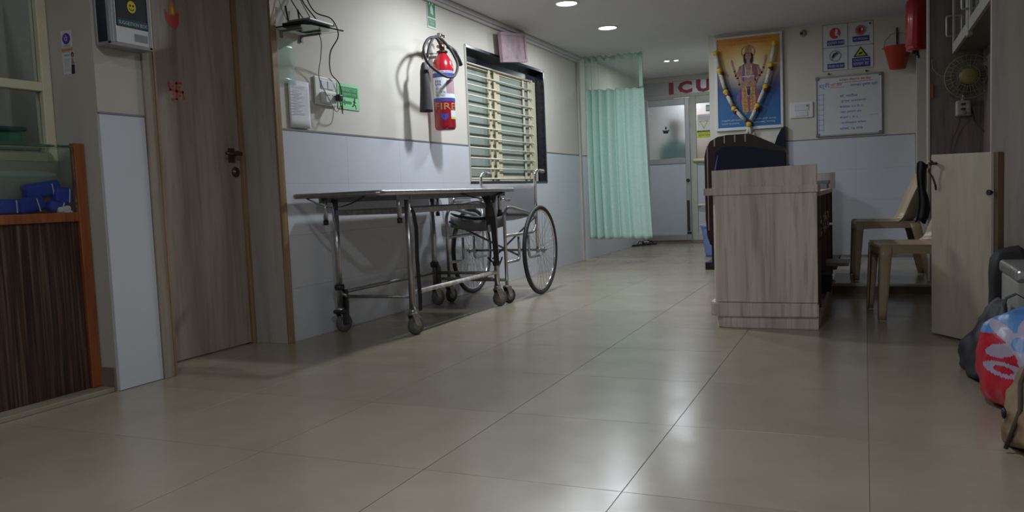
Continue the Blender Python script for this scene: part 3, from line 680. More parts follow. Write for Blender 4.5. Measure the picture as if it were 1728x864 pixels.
# =================== SHELF WITH ROUTER, SWITCHBOARD ===================
sh = thing('corner_shelf', 'small greenish glass shelf on two brackets beside the door frame', 'shelf', (LW, 3.55, 1.635))
B().prism([(LW + .004, 3.43, 1.636), (LW + .17, 3.43, 1.636), (LW + .20, 3.47, 1.636), (LW + .235, 3.70, 1.636), (LW + .004, 3.68, 1.636)], (0, 0, .007)).obj('glass_plate', 'greenglass', sh)
for y in (3.475, 3.64): B().box(LW, y - .006, 1.622, LW + .13, y + .006, 1.634, bev=.002).box(LW, y - .008, 1.595, LW + .008, y + .008, 1.634).obj('bracket', 'trim', sh)
t = thing('network_router', 'flat black and silver router lying on the glass shelf', 'router', (LW + .1, 3.56, 1.643))
B().box(LW + .03, 3.45, 1.6437, LW + .17, 3.67, 1.662, bev=.004).obj('body', 'black', t)
B().box(LW + .06, 3.46, 1.6625, LW + .20, 3.68, 1.674, bev=.003).obj('top_plate', 'alu', t)
for y in (3.50, 3.6): B().cyl((LW + .035, y, 1.668), (LW + .02, y, 1.76), .005).obj('antenna', 'black', t)
sb = thing('switchboard', 'white switchboard with plugged black adapter beside the green exit sheet', 'switchboard', (LW, 3.82, 1.35))
B().box(LW, 3.725, 1.275, LW + .012, 3.925, 1.43, bev=.004).obj('plate', 'white', sb)
for q in (0, 1): B().box(LW + .012, 3.775 + q * .06, 1.365, LW + .018, 3.828 + q * .06, 1.41, bev=.003).obj('switch', 'signwhite', sb)
b = B().box(LW + .012, 3.765, 1.285, LW + .05, 3.865, 1.345, bev=.004)
o = b.obj('socket_adapter', 'white', sb)
for q in (3.785, 3.80, 3.83, 3.845): B().cyl((LW + .0495, q, 1.325), (LW + .0508, q, 1.325), .004, 8).obj('pin_hole', 'black', o)
B().box(LW + .051, 3.845, 1.295, LW + .085, 3.885, 1.335, bev=.01, seg=3).obj('plug', 'black', sb)
def cable(pts, r, mt, label, grp='thin cables by the glass shelf'):
    P_ = [Vector(p) for p in pts]; out = []
    for i in range(len(P_) - 1):
        a, b_, c, d = P_[max(i - 1, 0)], P_[i], P_[i + 1], P_[min(i + 2, len(P_) - 1)]
        for t_ in range(6):
            t = t_ / 6; out.append(.5 * ((2 * b_) + (c - a) * t + (2 * a - 5 * b_ + 4 * c - d) * t * t + (-a + 3 * b_ - 3 * c + d) * t ** 3))
    out.append(P_[-1])
    return tag(B().tube(out, r, 6).obj('cable', mt), label, 'cable', grp)
X = LW
cable([(X + .03, 3.62, 2.1), (X + .03, 3.64, 1.9), (X + .1, 3.63, 1.75), (X + .19, 3.66, 1.70), (X + .20, 3.70, 1.62), (X + .1, 3.76, 1.55), (X + .03, 3.85, 1.46), (X + .03, 3.93, 1.40), (X + .03, 3.945, 1.30), (X + .04, 3.93, 1.235), (X + .07, 3.88, 1.26), (X + .07, 3.866, 1.30)], .0035, 'black', 'black cable dropping past the shelf and looping into the black plug')
cable([(X + .02, 3.50, 2.1), (X + .02, 3.52, 1.85), (X + .10, 3.54, 1.69)], .003, 'black', 'short black cable rising from the left part of the router')
cable([(X + .02, 3.56, 2.1), (X + .03, 3.60, 1.85), (X + .14, 3.60, 1.69)], .0035, 'black', 'thick black cable rising from the middle of the router')
cable([(X + .02, 3.46, 2.1), (X + .02, 3.45, 1.8), (X + .06, 3.46, 1.67)], .002, 'greyink', 'thin grey cable at the left end of the shelf')
cable([(X + .02, 3.60, 2.1), (X + .02, 3.61, 1.85), (X + .12, 3.64, 1.63), (X + .08, 3.70, 1.53), (X + .03, 3.74, 1.42), (X + .06, 3.78, 1.30), (X + .07, 3.83, 1.235), (X + .075, 3.87, 1.28)], .0028, 'greyink', 'grey cable hanging from the shelf in front of the switchboard')
f = onleft(4.052, 1.345)
f.rect(-.105, -.075, .112, .072, 'litegreen', 1, .0012).rect(-.09, -.005, .095, .055, 'midgreen', 2)
f.text('EMERGENCY EXIT', -.082, .029, .168, .019, 'litegreen', 3).text('आपत्कालीन मार्ग', -.08, .0, .16, .024, 'litegreen', 3)
f.poly([(-.06, -.035), (-.035, -.015), (-.035, -.027), (.03, -.027), (.03, -.043), (-.035, -.043), (-.035, -.055)], 'midgreen', 2)
f.ell(.062, -.012, .006, .007, 'ink', 2, 12).line([(.06, -.02), (.054, -.04)], .01, 'ink', 2).line([(.054, -.04), (.07, -.05), (.075, -.066)], .007, 'ink', 2).line([(.054, -.04), (.044, -.052), (.035, -.054)], .007, 'ink', 2).line([(.06, -.022), (.072, -.032)], .005, 'ink', 2).line([(.06, -.022), (.046, -.027)], .005, 'ink', 2)
tag(f.obj('exit_sign'), 'pale green emergency exit sheet with left arrow beside the switchboard', 'sign')
def sheet(y, z, w_, h_, mt, name, label, txt=None, lean=.003, curl=.004):
    t = thing(name, label, 'paper', (LW, y, z))
    B().grid(lambda u, v: (LW + .006 + curl * math.sin(u * 3.0) * (1 - v) + lean * (1 - v), y + u * w_, z + v * h_), 10, 6).obj('sheet', mt, t, solid=.0006)
    if txt:
        f = Flat((LW + .011 + curl * .6 + lean * .6, y, z), (0, 1, 0), (0, 0, 1)); 
        for q in range(9): f.line([(w_ * .15, h_ * (.78 - q * .06)), (w_ * (.45 + .12 * ((q * 7) % 3)), h_ * (.78 - q * .06))], .0018, 'greyink', 1)
        f.text(txt, w_ * .18, h_ * .86, w_ * .6, .010, 'greyink', 1); f.obj('print', t)
    return t
sheet(3.50, 1.135, .175, .25, 'paper', 'wall_paper_sheet', 'white printed sheet hung on cream wall between door frame and switchboard', 'DUTY SCHEDULE', lean=.0)
sheet(3.432, 1.36, .13, .225, 'film', 'plastic_sleeve', 'creased grey plastic sleeve taped on the wall under the glass shelf', lean=.004)
# green notice at top
f = onleft(5.118, 2.01)
f.rect(-.058, -.09, .06, .12, 'signwhite', 1, .002).rect(-.052, -.015, .054, .12, 'green', 3).rect(-.052, -.078, .054, -.025, 'green', 3)
f.poly([(-.012, .01), (.025, .005), (.02, .05), (-.005, .075), (-.02, .045)], 'signwhite', 4).poly([(-.035, .06), (-.01, .085), (-.03, .1)], 'signwhite', 4).ell(.018, .085, .012, .014, 'signwhite', 4, 12)
f.text('FIRE EXIT', -.04, -.045, .08, .012, 'signwhite', 4).text('मार्ग', -.03, -.07, .06, .016, 'signwhite', 4)
tag(f.obj('safety_sign'), 'upright dark green safety sign with white symbol above the wall extinguisher', 'sign')
# pink frame above window, tilted
t = thing('pink_frame', 'dusty pink framed plaque hanging tilted above the barred window', 'frame', (LW, 6.46, 1.85))
rt = Matrix.Rotation(.13, 3, 'X')
pc = Vector((LW + .055, 6.42, 1.972))
def tb_(b, y0, z0, y1, z1, x0, x1, bev=.003):
    c = pc + rt @ Vector((0, (y0 + y1) / 2, (z0 + z1) / 2)); b.box(x0, c.y - (y1 - y0) / 2, c.z - (z1 - z0) / 2, x1, c.y + (y1 - y0) / 2, c.z + (z1 - z0) / 2, bev=bev, rot=rt); return b
b = B(); hw, hh = .27, .122
for a in ((-hw, hh - .025, hw, hh), (-hw, -hh, hw, -hh + .025), (-hw, -hh + .025, -hw + .035, hh - .025), (hw - .035, -hh + .025, hw, hh - .025)): tb_(b, *a, LW + .046, LW + .078)
b.obj('frame', 'pink', t)
tb_(B(), -hw + .03, -hh + .02, hw - .03, hh - .02, LW + .05, LW + .07).obj('picture', 'pinkin', t)
B().cyl((LW, 6.42, 2.02), (LW + .049, 6.42, 2.02), .005).obj('hook', 'brass', t)
# =================== WALL FIRE EXTINGUISHER ===================
ex, ey = LW + .105, 5.055
t = thing('fire_extinguisher', 'red carbon dioxide extinguisher with black horn hanging on wall by the window', 'extinguisher', (ex, ey, 1.2))
R = .074
B().lathe([(.0, 1.196), (.045, 1.196), (.066, 1.202), (R, 1.22), (R, 1.60), (R * .97, 1.635), (R * .84, 1.672), (R * .6, 1.702), (.03, 1.722), (.022, 1.74), (0, 1.74)], (ex, ey, 0), 'z', 36).obj('cylinder', 'red', t)
v = B().cyl((ex, ey, 1.74), (ex, ey, 1.80), .018, 14).cyl((ex, ey, 1.765), (ex, ey - .06, 1.765), .011, 10).sphere((ex, ey, 1.80), .022).cyl((ex, ey, 1.81), (ex, ey, 1.855), .008).obj('valve', 'brass', t)
b = B().box(ex - .012, ey - .04, 1.852, ex + .012, ey + .04, 1.86, bev=.003).box(ex - .012, ey - .04, 1.838, ex + .012, ey - .03, 1.858); b.box(ex - .012, ey + .03, 1.838, ex + .012, ey + .04, 1.858); b.obj('handwheel', 'steeldull', t)
B().torus((ex, ey, 1.735), (0, 0, 1), .03, .009, 24, 8).obj('neck_ring', 'black', t)
loop = [(ex + .02, ey - .05, 1.765), (ex + .05, ey - .17, 1.80), (ex + .06, ey - .30, 1.77), (ex + .07, ey - .385, 1.69), (ex + .08, ey - .36, 1.61), (ex + .09, ey - .25, 1.565), (ex + .09, ey - .11, 1.545), (ex + .085, ey + .01, 1.57), (ex + .08, ey + .07, 1.65), (ex + .06, ey + .04, 1.73), (ex + .045, ey - .04, 1.79), (ex + .05, ey - .14, 1.81), (ex + .055, ey - .22, 1.79), (ex + .05, ey - .275, 1.72), (ex + .04, ey - .29, 1.65)]
P_ = [Vector(p) for p in loop]; out = []
for i in range(len(P_) - 1):
    a, b_, c, d = P_[max(i - 1, 0)], P_[i], P_[i + 1], P_[min(i + 2, len(P_) - 1)]
    for q in range(6):
        u_ = q / 6; out.append(.5 * ((2 * b_) + (c - a) * u_ + (2 * a - 5 * b_ + 4 * c - d) * u_ * u_ + (-a + 3 * b_ - 3 * c + d) * u_ ** 3))
B().tube(out, .0095, 8).obj('hose', 'rubber', t)
hy = ey - .315
B().cyl((ex + .04, hy + .03, 1.66), (ex + .03, hy + .005, 1.60), .012).obj('coupling', 'chrome', t)
B().lathe([(.012, 1.62), (.022, 1.60), (.03, 1.56), (.034, 1.45), (.043, 1.315), (.045, 1.30), (.04, 1.30), (.03, 1.42), (.0, 1.5)], (ex + .03, hy, 0), 'z', 24, caps=False).obj('horn', 'rubber', t)
B().tube([(ex + .03, ey + .03, 1.775), (ex + .05, ey + .09, 1.75), (ex + .05, ey + .15, 1.70), (ex + .05, ey + .18, 1.665)], .015, 10).obj('grip', 'black', t)
B().box(LW, ey - .02, 1.70, ex - .01, ey + .02, 1.712).box(LW, ey - .10, 1.70, LW + .02, ey - .085, 1.74).cyl((LW + .01, ey - .09, 1.72), (ex + .0, ey - .02, 1.725), .005, 8).obj('bracket', 'steeldull', t)
def wrap(z0, z1, a0, a1, dr, mt, name, n=14):
    A = [math.radians(a0 + (a1 - a0) * q / n) for q in range(n + 1)]
    B().grid(lambda u, v: (ex + (R + dr) * math.cos(math.radians(a0 + (a1 - a0) * u)), ey + (R + dr) * math.sin(math.radians(a0 + (a1 - a0) * u)), z0 + (z1 - z0) * v), n, 1).obj(name, mt, t)
wrap(1.39, 1.60, -135, 25, .0006, 'signwhite', 'label_white'); wrap(1.555, 1.585, -135, 25, .0012, 'bluelabel', 'label_blue'); wrap(1.39, 1.415, -135, 25, .0012, 'bluelabel', 'label_blue')
wrap(1.445, 1.535, -48, 12, .0012, 'pink', 'label_pink'); wrap(1.27, 1.33, -28, 18, .0012, 'signwhite', 'service_tag'); wrap(1.272, 1.285, -28, 18, .0018, 'signyellow', 'tag_stripe')
def wtext(txt, z, h, a0, a1, mt, name):
    f = Flat((0, 0, 0), (0, 1, 0), (0, 0, 1)); f.text(txt, 0, 0, 1, 1, mt, 0, .01)
    for v_ in f.b.bm.verts:
        a = math.radians(a0 + (a1 - a0) * v_.co.y); v_.co = Vector((ex + (R + .0022) * math.cos(a), ey + (R + .0022) * math.sin(a), z + h * v_.co.z))
    f.b.obj(name, [mt], t)
wtext('FIRE', 1.335, .045, -115, 5, 'godgold', 'lettering'); wtext('CARBON DIOXIDE', 1.588, .01, -115, 5, 'bluelabel', 'lettering'); wtext('CO2', 1.50, .035, -112, -75, 'bluelabel', 'lettering')
wtext('USE ON\nELECTRICAL\nFIRES ONLY', 1.425, .06, -110, -52, 'greyink', 'lettering')
f = Flat((0, 0, 0), (0, 1, 0), (0, 0, 1)); f.poly([(-.5, .5), (0, .35), (.5, .5), (.45, -.1), (0, -.55), (-.45, -.1)], 'bluelabel', 0, .001)
for v_ in f.b.bm.verts:
    a = math.radians(-62 + 40 * v_.co.y); rr = R + .001 + abs(v_.co.x) ; v_.co = Vector((ex + rr * math.cos(a), ey + rr * math.sin(a), 1.285 + .05 * v_.co.z))
f.b.obj('shield_emblem', ['bluelabel'], t)
# =================== STRETCHER TROLLEY ===================
xl, xr, ya, yb = -2.70, -2.235, 3.75, 4.85
t = thing('stretcher_trolley', 'steel stretcher trolley on four castors standing along the white tiled wall', 'trolley', ((xl + xr) / 2, (ya + yb) / 2, 0))
def caster(x, y, rad, wid, hz, parent, ang=0., mtw='greyrubber', brake=False, name='caster'):
    """swivel castor with its stem ending at height hz"""
    ca, sa = math.cos(ang), math.sin(ang); d = Vector((sa, ca, 0)); s_ = Vector((ca, -sa, 0)); off = d * rad * .35
    c = Vector((x, y, rad)) + off
    b = B().cyl((x, y, rad * 2 + .012), (x, y, hz), .011, 10).cyl((x, y, rad * 2 + .006), (x, y, rad * 2 + .018), .026, 16)
    for q in (-1, 1):
        o = s_ * q * (wid / 2 + .006)
        p = [Vector((x, y, rad * 2 + .010)) + o - d * .022, Vector((x, y, rad * 2 + .010)) + o + d * .026, c + o + d * .014 - Vector((0, 0, .006)), c + o - d * .014 - Vector((0, 0, .006))]
        b.prism([v - s_ * .0015 for v in p], s_ * .003)
    b.cyl(c - s_ * (wid / 2 + .01), c + s_ * (wid / 2 + .01), .006, 10)
    o_ = b.obj(name, 'steeldull', parent)
    wv = B().lathe([(rad * .55, -wid / 2), (rad * .9, -wid / 2), (rad, -wid * .28), (rad, wid * .28), (rad * .9, wid / 2), (rad * .55, wid / 2)], c, s_, 28)
    wv.obj('wheel', mtw, o_)
    B().lathe([(rad * .2, -wid / 2 - .001), (rad * .56, -wid / 2 - .001), (rad * .56, wid / 2 + .001), (rad * .2, wid / 2 + .001)], c, s_, 20).obj('wheel_disc', 'trim', o_)
    if brake:
        B().box(x - .03, y - .035, rad * 2 + .004, x + .035, y + .03, rad * 2 + .026, bev=.006).box(x + .012, y - .01, rad * .8, x + .035, y + .035, rad * 2 + .03, bev=.008).obj('brake', 'black', o_)
    return o_
for x, y, br, an in ((xl, ya, True, .25), (xr, ya, False, .3), (xr, yb, False, .5), (xl, yb, False, .4)):
    B().cyl((x, y, .125), (x, y, .745), .0175, 20).cyl((x, y, .118), (x, y, .14), .021, 20).obj('leg', 'steel' if y > 4 or x < -2.5 else 'steel', t)
    caster(x, y, .052, .03, .13, t, an, brake=br)
b = B()
for x in (xl, xr): b.box(x - .012, ya + .01, .655, x + .012, yb - .01, .685, bev=.003)
for y in (ya, yb): b.box(xl + .01, y - .012, .655, xr - .01, y + .012, .685, bev=.003)
b.obj('upper_frame', 'steeldull', t)
B().cyl((xl, ya, .225), (xl, yb, .225), .011, 12).obj('side_rail', 'steeldull', t)
B().cyl((xr, ya, .228), (xr, yb, .228), .013, 12).obj('side_rail', 'whitebar', t)
B().cyl((xl + .05, ya, .205), (xr, ya, .208), .009, 10).cyl((xl + .05, ya, .205), (xl, ya, .225), .009, 10).obj('end_rail', 'steeldull', t)
B().cyl((xl, yb, .222), (xr, yb, .222), .011, 12).obj('end_rail', 'steeldull', t)
tz = .768
B().tube([(-2.745, 3.45, tz), (-2.21, 3.45, tz), (-2.205, 5.12, tz), (-2.745, 5.12, tz)], .0145, 14, closed=True, fillet=.035).obj('stretcher_rail', 'steel', t)
b = B().prism([(-2.71, 3.62, tz - .012), (-2.22, 3.62, tz - .012), (-2.22, 5.0, tz - .012), (-2.71, 5.0, tz - .012)], (0, 0, .014))
for x in (-2.71, -2.226): b.box(x, 3.62, tz - .04, x + .006, 5.0, tz - .008)
b.obj('top_sheet', 'sheet', t)
for x in (-2.70, -2.232):
    for y in (3.66, 4.93): B().cyl((x, y, .625), (x, y, tz - .01), .0125, 14).obj('locating_pin', 'steel', t); B().cyl((x, y, .607), (x, y, .632), .0145, 14).obj('pin_cap', 'black', t)
for x, y in ((xl, 4.93), (xr, 4.93)): pass
B().tube([(xl, yb, .745), (xl, yb + .0, tz - .01)], .0125).obj('post_top', 'steel', t)
B().cyl((xr, 4.95, .70), (xr, 5.1, .70), .011, 10).obj('push_bar', 'chrome', t)
B().band([(-2.66 + .36 * q / 12, 3.452, tz - .012 - .052 * math.sin(math.pi * q / 12)) for q in range(13)], (0, .022, 0)).obj('strap', 'strap', t)
B().band([(-2.215, 4.35 + .6 * q / 12, tz - .016 - .035 * math.sin(math.pi * q / 12)) for q in range(13)], (.022, 0, 0)).obj('strap', 'strap', t)
B().band([(-2.235, 3.76, .70), (-2.21, 3.765, .66), (-2.20, 3.77, .58), (-2.20, 3.765, .40), (-2.197, 3.77, .2), (-2.20, 3.772, .13)], (.006, .026, 0), .003).obj('strap', 'strap', t)
s_ = B().band([(-2.235, 4.72, .735), (-2.21, 4.715, .69), (-2.205, 4.71, .6), (-2.205, 4.715, .53)], (.04, .03, 0), .004).obj('strap', 'strap', t)
B().box(-2.212, 4.685, .50, -2.200, 4.715, .545, bev=.003).obj('buckle', 'steel', s_)
B().band([(-2.235, 4.76, .735), (-2.21, 4.765, .6), (-2.205, 4.775, .42), (-2.21, 4.80, .31), (-2.23, 4.845, .265), (-2.235, 4.852, .25)], (0.028, .02, 0), .003).obj('strap', 'strap', t)
B().lathe([(.0, .27), (.023, .27), (.026, .285), (.024, .30), (.0, .30)], (xr, yb, 0), 'z', 16).obj('knob', 'black', t)
B().lathe([(.0, .24), (.026, .24), (.03, .255), (.026, .27), (.0, .272)], (xl, ya, 0), 'z', 16).box(xl - .01, ya + .02, .12, xl + .03, ya + .045, .24, bev=.008).obj('knob', 'black', t)
B().sphere((xl, yb, .28), .032, (1, 1, .9), 14).box(xl - .012, yb - .01, .12, xl + .03, yb + .04, .27, bev=.01).obj('knob', 'black', t)
# =================== WHEELCHAIR ===================
WL, WR = -2.725, -2.17
wy = 5.49; WRAD = .325
t = thing('wheelchair', 'steel wheelchair with black seat parked facing forward behind the stretcher trolley', 'wheelchair', (-2.45, 5.4, 0))
for sx, x in ((-1, WL), (1, WR)):
    B().torus((x, wy, WRAD), (1, 0, 0), WRAD - .016, .0155, 56, 10).obj('tyre', 'rubber', t)
    w_ = B().torus((x, wy, WRAD), (1, 0, 0), WRAD - .037, .008, 56, 8).obj('wheel_rim', 'chrome', t)
    b = B().lathe([(.012, -.03), (.022, -.028), (.022, -.02), (.012, -.016), (.012, .016), (.022, .02), (.022, .028), (.012, .03)], (x, wy, WRAD), 'x', 16).cyl((x - .045, wy, WRAD), (x + .045, wy, WRAD), .008, 10); b.obj('hub', 'steeldull', w_)
    b = B()
    for q in range(32):
        a = 2 * math.pi * q / 32; a2 = a + (.9 if q % 2 else -.9) * .55; hx = x + (.024 if (q // 2) % 2 else -.024)
        b.cyl((hx, wy + .021 * math.cos(a2 + (1.2 if q % 2 else -1.2)), WRAD + .021 * math.sin(a2 + (1.2 if q % 2 else -1.2))), (x, wy + (WRAD - .04) * math.cos(a), WRAD + (WRAD - .04) * math.sin(a)), .0012, 4, caps=False)
    b.obj('spokes', 'steel', w_)
ir = .0115
for x in (-2.665, -2.225):
    B().tube([(x, 4.985, .16), (x, 4.985, .60), (x, 5.02, .645), (x, 5.10, .648), (x, 5.40, .60), (x, 5.56, .56)], ir, 12, fillet=.05).obj('side_frame', 'steel', t)
    B().tube([(x, 4.985, .455), (x, 5.50, .455), (x, 5.56, .50), (x, 5.565, .66)], ir * .95, 10, fillet=.06).obj('side_rail', 'steel', t)
    B().tube([(x, 4.985, .275), (x, 5.20, .275), (x, 5.22, .30), (x, 5.22, .44)], ir * .85, 10, fillet=.04).obj('side_loop', 'steel', t)
    B().tube([(x, 5.60, .275), (x, 5.42, .275), (x, 5.40, .30), (x, 5.40, .44)], ir * .85, 10, fillet=.04).obj('side_loop', 'steel', t)
    B().tube([(x, 5.565, .33), (x, 5.565, .88), (x, 5.60, .905), (x, 5.71, .90)], ir, 12, fillet=.05).obj('push_handle', 'chrome', t)
    B().cyl((x, 5.66, .9015), (x, 5.735, .8985), .0145, 12).obj('grip', 'vinylgrey', t)
    caster(x, 4.985, .052, .026, .17, t, .35 if x > -2.4 else .2, 'rubber')
for z in (.16,): B().cyl((-2.665, 4.985, z), (-2.225, 4.985, z), .0105, 10).box(-2.68, 4.90, .165, -2.30, 4.925, .185, bev=.003).obj('foot_bar', 'steeldull', t)
B().cyl((WL + .03, wy, WRAD), (WR - .03, wy, WRAD), .0095, 10).obj('axle', 'steeldull', t)
B().cyl((-2.655, 5.0, .565), (-2.235, 5.25, .30), .007, 10).obj('cross_brace', 'sheet', t)
B().cyl((-2.235, 5.56, .56), (-2.5, 5.36, .27), .007, 10).obj('cross_brace', 'sheet', t)
B().tube([(-2.44, 5.15, .30), (-2.40, 5.16, .26), (-2.35, 5.16, .255), (-2.335, 5.17, .30)], .006, 8).obj('release_loop', 'black', t)
def seatf(u, v):
    x = -2.655 + .42 * u; y = 5.03 + .47 * v
    return (x, y, .60 - .035 * math.sin(math.pi * u) + (.02 if v < .02 else 0) - .02 * v)
B().grid(seatf, 16, 8).obj('seat', 'vinylblack', t, solid=.008)
B().grid(lambda u, v: (-2.655 + .42 * u, 5.03 - .005 * v, .60 - .035 * math.sin(math.pi * u) - .075 * v), 16, 3).obj('seat_flap', 'vinylgrey', t, solid=.005)
B().grid(lambda u, v: (-2.655 + .42 * u, 5.575 + .035 * math.sin(math.pi * u), .565 + .245 * v), 14, 6).obj('backrest', 'vinylgrey', t, solid=.008)
for x in (-2.69, -2.25):
    B().box(x - .004, 5.08, .66, x + .004, 5.42, .735, bev=.003).obj('side_guard', 'vinylgrey', t) if x < -2.6 else None
B().tube([(-2.665, 5.10, .64), (-2.665, 5.10, .725), (-2.665, 5.50, .725), (-2.665, 5.555, .70)], .010, 10, fillet=.03).obj('arm_rail', 'chrome', t)
B().tube([(-2.62, 5.03, .69), (-2.40, 5.0, .695), (-2.36, 5.02, .655), (-2.36, 5.1, .62)], .008, 10, fillet=.03).obj('lap_bar', 'chrome', t)
# =================== CURTAIN ===================
t = thing('privacy_curtain', 'mint green ward curtain with net top hanging from ceiling rail', 'curtain', (-2.4, 8.3, 0))
def foldx(u, v):
    top0, top1, bot1 = -2.735, -2.09, -2.035
    x1 = top1 + (bot1 - top1) * (1 - v) ** 1.3
    uu = u ** .85
    x = top0 + (x1 - top0) * uu
    a = .052 * (1 - u) ** 1.6 + .009
    y = 8.34 + a * math.sin(2 * math.pi * (7.5 * u ** .75) + .5 * math.sin(v * 3) + 1.1 * math.sin(5 * u)) + .012 * math.sin(13 * u + 2 * v) - .02 * (1 - v) * u
    x += .012 * math.cos(2 * math.pi * (7.5 * u ** .75) + 1.1 * math.sin(5 * u)) * (1 - u)
    return x, y
def cl(u, v):
    x, y = foldx(u, v); return (x, y, .222 + .006 * math.sin(40 * u) + (1.79 - .222 + .015 * (1 - u)) * v - .006 * (u) * v)
B().grid(cl, 240, 40).obj('cloth', 'curtain', t, solid=.002)
def nf(u, v):
    x, y = foldx(u, 1); return (x, y, 1.795 + .35 * v)
B().grid(nf, 200, 6).obj('net_top', 'net', t)
B().grid(lambda u, v: (-2.128 + .04 * u, 8.318 + .004 * math.sin(6 * u), 1.79 + .35 * v), 4, 6).obj('edge_strip', 'curtain', t, solid=.0015)
B().grid(lambda u, v: (foldx(u, 1)[0], foldx(u, 1)[1] - .003, 2.105 + .035 * v + .012 * math.sin(60 * u)), 200, 2).obj('heading', 'curtain', t, solid=.0015)
for q in range(11): B().torus((-2.72 + .062 * q, 8.325, 2.150), (1, .2, 0), .012, .0022, 12, 5).obj('hook', 'white', t)
r_ = thing('curtain_rail', 'white ceiling rail crossing the corridor above the green curtain', 'rail', (-2.0, 8.32, 2.17))
B().box(-2.775, 8.304, 2.16, -1.36, 8.336, 2.1995, bev=.003).obj('track', 'signwhite', r_)
# slippers
t = thing('slippers', 'pair of black rubber slippers on the floor below the green curtain', 'footwear', (-2.68, 10.45, 0))
for q, (x, y, a) in enumerate(((-2.70, 10.36, 1.2), (-2.63, 10.5, .9))):
    R2 = Matrix.Rotation(a, 3, 'Z'); c = Vector((x, y, 0))
    pr = [(-.13, -.03), (-.1, -.04), (0, -.032), (.09, -.045), (.13, -.025), (.13, .025), (.09, .045), (0, .035), (-.1, .04), (-.13, .03)]
    s_ = B().prism([c + R2 @ Vector((p, w_, .001)) for p, w_ in pr], (0, 0, .02)).obj('sole', 'rubber', t)
    B().tube([c + R2 @ Vector(p) for p in ((.0, -.04, .018), (.03, -.025, .06), (.09, 0, .03), (.03, .025, .06), (0, .04, .018))], .007, 8).obj('strap', 'rubber', s_)
B().box(-2.66, 10.40, .045, -2.60, 10.46, .05).obj('white_patch', 'paper', t)
# blue bin
t = thing('waste_bin', 'periwinkle blue plastic bin behind the left side of the counter', 'bin', (-1.46, 8.75, 0))
B().lathe([(.0, .002), (.10, .002), (.108, .015), (.135, .27), (.15, .31), (.158, .312), (.156, .325), (.148, .325), (.145, .31), (.10, .02), (0, .02)], (-1.46, 8.75, 0), 'z', 32).obj('tub', 'bin', t)
B().torus((-1.46, 8.75, .33), (0, 0, 1), .15, .008, 32, 8).obj('liner_rim', 'bagwhite', t)
# =================== DARK BOARD BEHIND COUNTER ===================
t = thing('dark_arched_board', 'dark glossy mahogany board with arched top and pale inlay strips behind counter', 'board', (-.95, 7.25, dz))
Yb = 7.22
prof = [(-1.25, .22), (-1.275, .30), (-1.285, .45), (-1.285, .99), (-1.27, 1.06), (-1.235, 1.125), (-1.17, 1.16), (-1.09, 1.172), (-.93, 1.172), (-.88, 1.165), (-.80, 1.125), (-.70, 1.075), (-.62, 1.04), (-.60, .99), (-.60, .22)]
B().prism([(x, Yb, z) for x, z in prof], (0, .04, 0), bev=.004).obj('board', 'darkwood', t)
B().prism([(x, Yb - .0005, z) for x, z in ((-1.19, .60), (-1.19, 1.02), (-1.14, 1.06), (-1.08, 1.075), (-.90, 1.06), (-.61, 1.0), (-.61, .60))], (0, -.012, 0), bev=.003).obj('front_panel', 'navy', t)
for x, z0, z1 in ((-1.195, 1.08, 1.145), (-1.11, 1.10, 1.165), (-1.022, 1.105, 1.168), (-.935, 1.105, 1.168)): B().box(x - .005, Yb - .004, z0, x + .005, Yb + .001, z1).obj('inlay_strip', 'inlay', t)
B().box(-1.262, Yb - .004, .35, -1.254, Yb + .001, 1.085).obj('inlay_strip', 'inlay', t)
b = B().prism([(-1.215, Yb - .013, .80), (-1.20, Yb - .013, .80), (-1.165, Yb - .013, 1.0), (-1.17, Yb - .013, 1.0)], (0, -.003, 0)); b.obj('edge_strip', 'bluelabel', t)
B().box(-1.24, Yb + .01, dz, -1.20, Yb + .05, .25).obj('foot', 'darkwood', t); B().box(-.68, Yb + .01, dz, -.64, Yb + .05, .25).obj('foot', 'darkwood', t)
B().box(-1.3, Yb + .02, .0, -.21, BY - .02, dz - .001).obj('plinth', 'darkwood', t)
t = thing('navy_panel', 'navy black panel with curved left edge against the wall under the picture', 'panel', (-.68, 7.88, dz))
B().prism([(x, 7.875, z) for x, z in ((-.84, dz), (-.84, .9), (-.765, 1.08), (-.735, 1.17), (-.70, 1.235), (-.663, 1.262), (-.663, dz))], (0, .035, 0), bev=.003).obj('panel', 'navy', t)
# =================== COUNTER ===================
cx0, cx1, cy0, cy1 = -.722, -.212, 4.25, 6.35
t = thing('reception_counter', 'pale streaked laminate reception counter with raised end panel and skirting trim', 'counter', (-.46, 4.25, 0))
def rounded(x0, x1, y0, y1, r, n=8):
    return [(x0 + r - r * math.cos(a), y0 + r - r * math.sin(a)) for a in [math.pi / 2 * q / n for q in range(n + 1)]] + [(x1, y0), (x1, y1), (x0, y1)]
def slab(x0, x1, y0, y1, z0, z1, r, bev=0.): return B().prism([(x, y, z0) for x, y in rounded(x0, x1, y0, y1, r)], (0, 0, z1 - z0), bev)
slab(cx0, cx1 - .005, cy0 + .006, cy0 + .05, .135, .686, .03).obj('end_panel', 'lamlight', t)
B().box(cx0, cy0 + .051, .135, cx0 + .03, cy1, .686).obj('front_panel', 'lamlight', t)
slab(cx0 + .003, cx1 - .004, cy0 + .012, cy1 - .1, .001, .060, .06).obj('plinth', 'lamlight', t)
slab(cx0 - .022, cx1 - .002, cy0 - .004, cy0 + .06, .061, .132, .045, .006).obj('base_trim', 'lamlight', t)
B().box(cx0 - .022, cy0 + .061, .061, cx0 + .03, cy1, .132, bev=.004).obj('base_trim', 'lamlight', t)
B().box(cx0 - .042, cy0 - .004, .686, cx1, cy0 + .28, .722, bev=.0015).obj('ledge', 'lamlight', t)
B().box(cx0 - .042, cy0 + .281, .686, cx0 + .12, cy1, .722, bev=.0015).obj('ledge', 'lamlight', t)
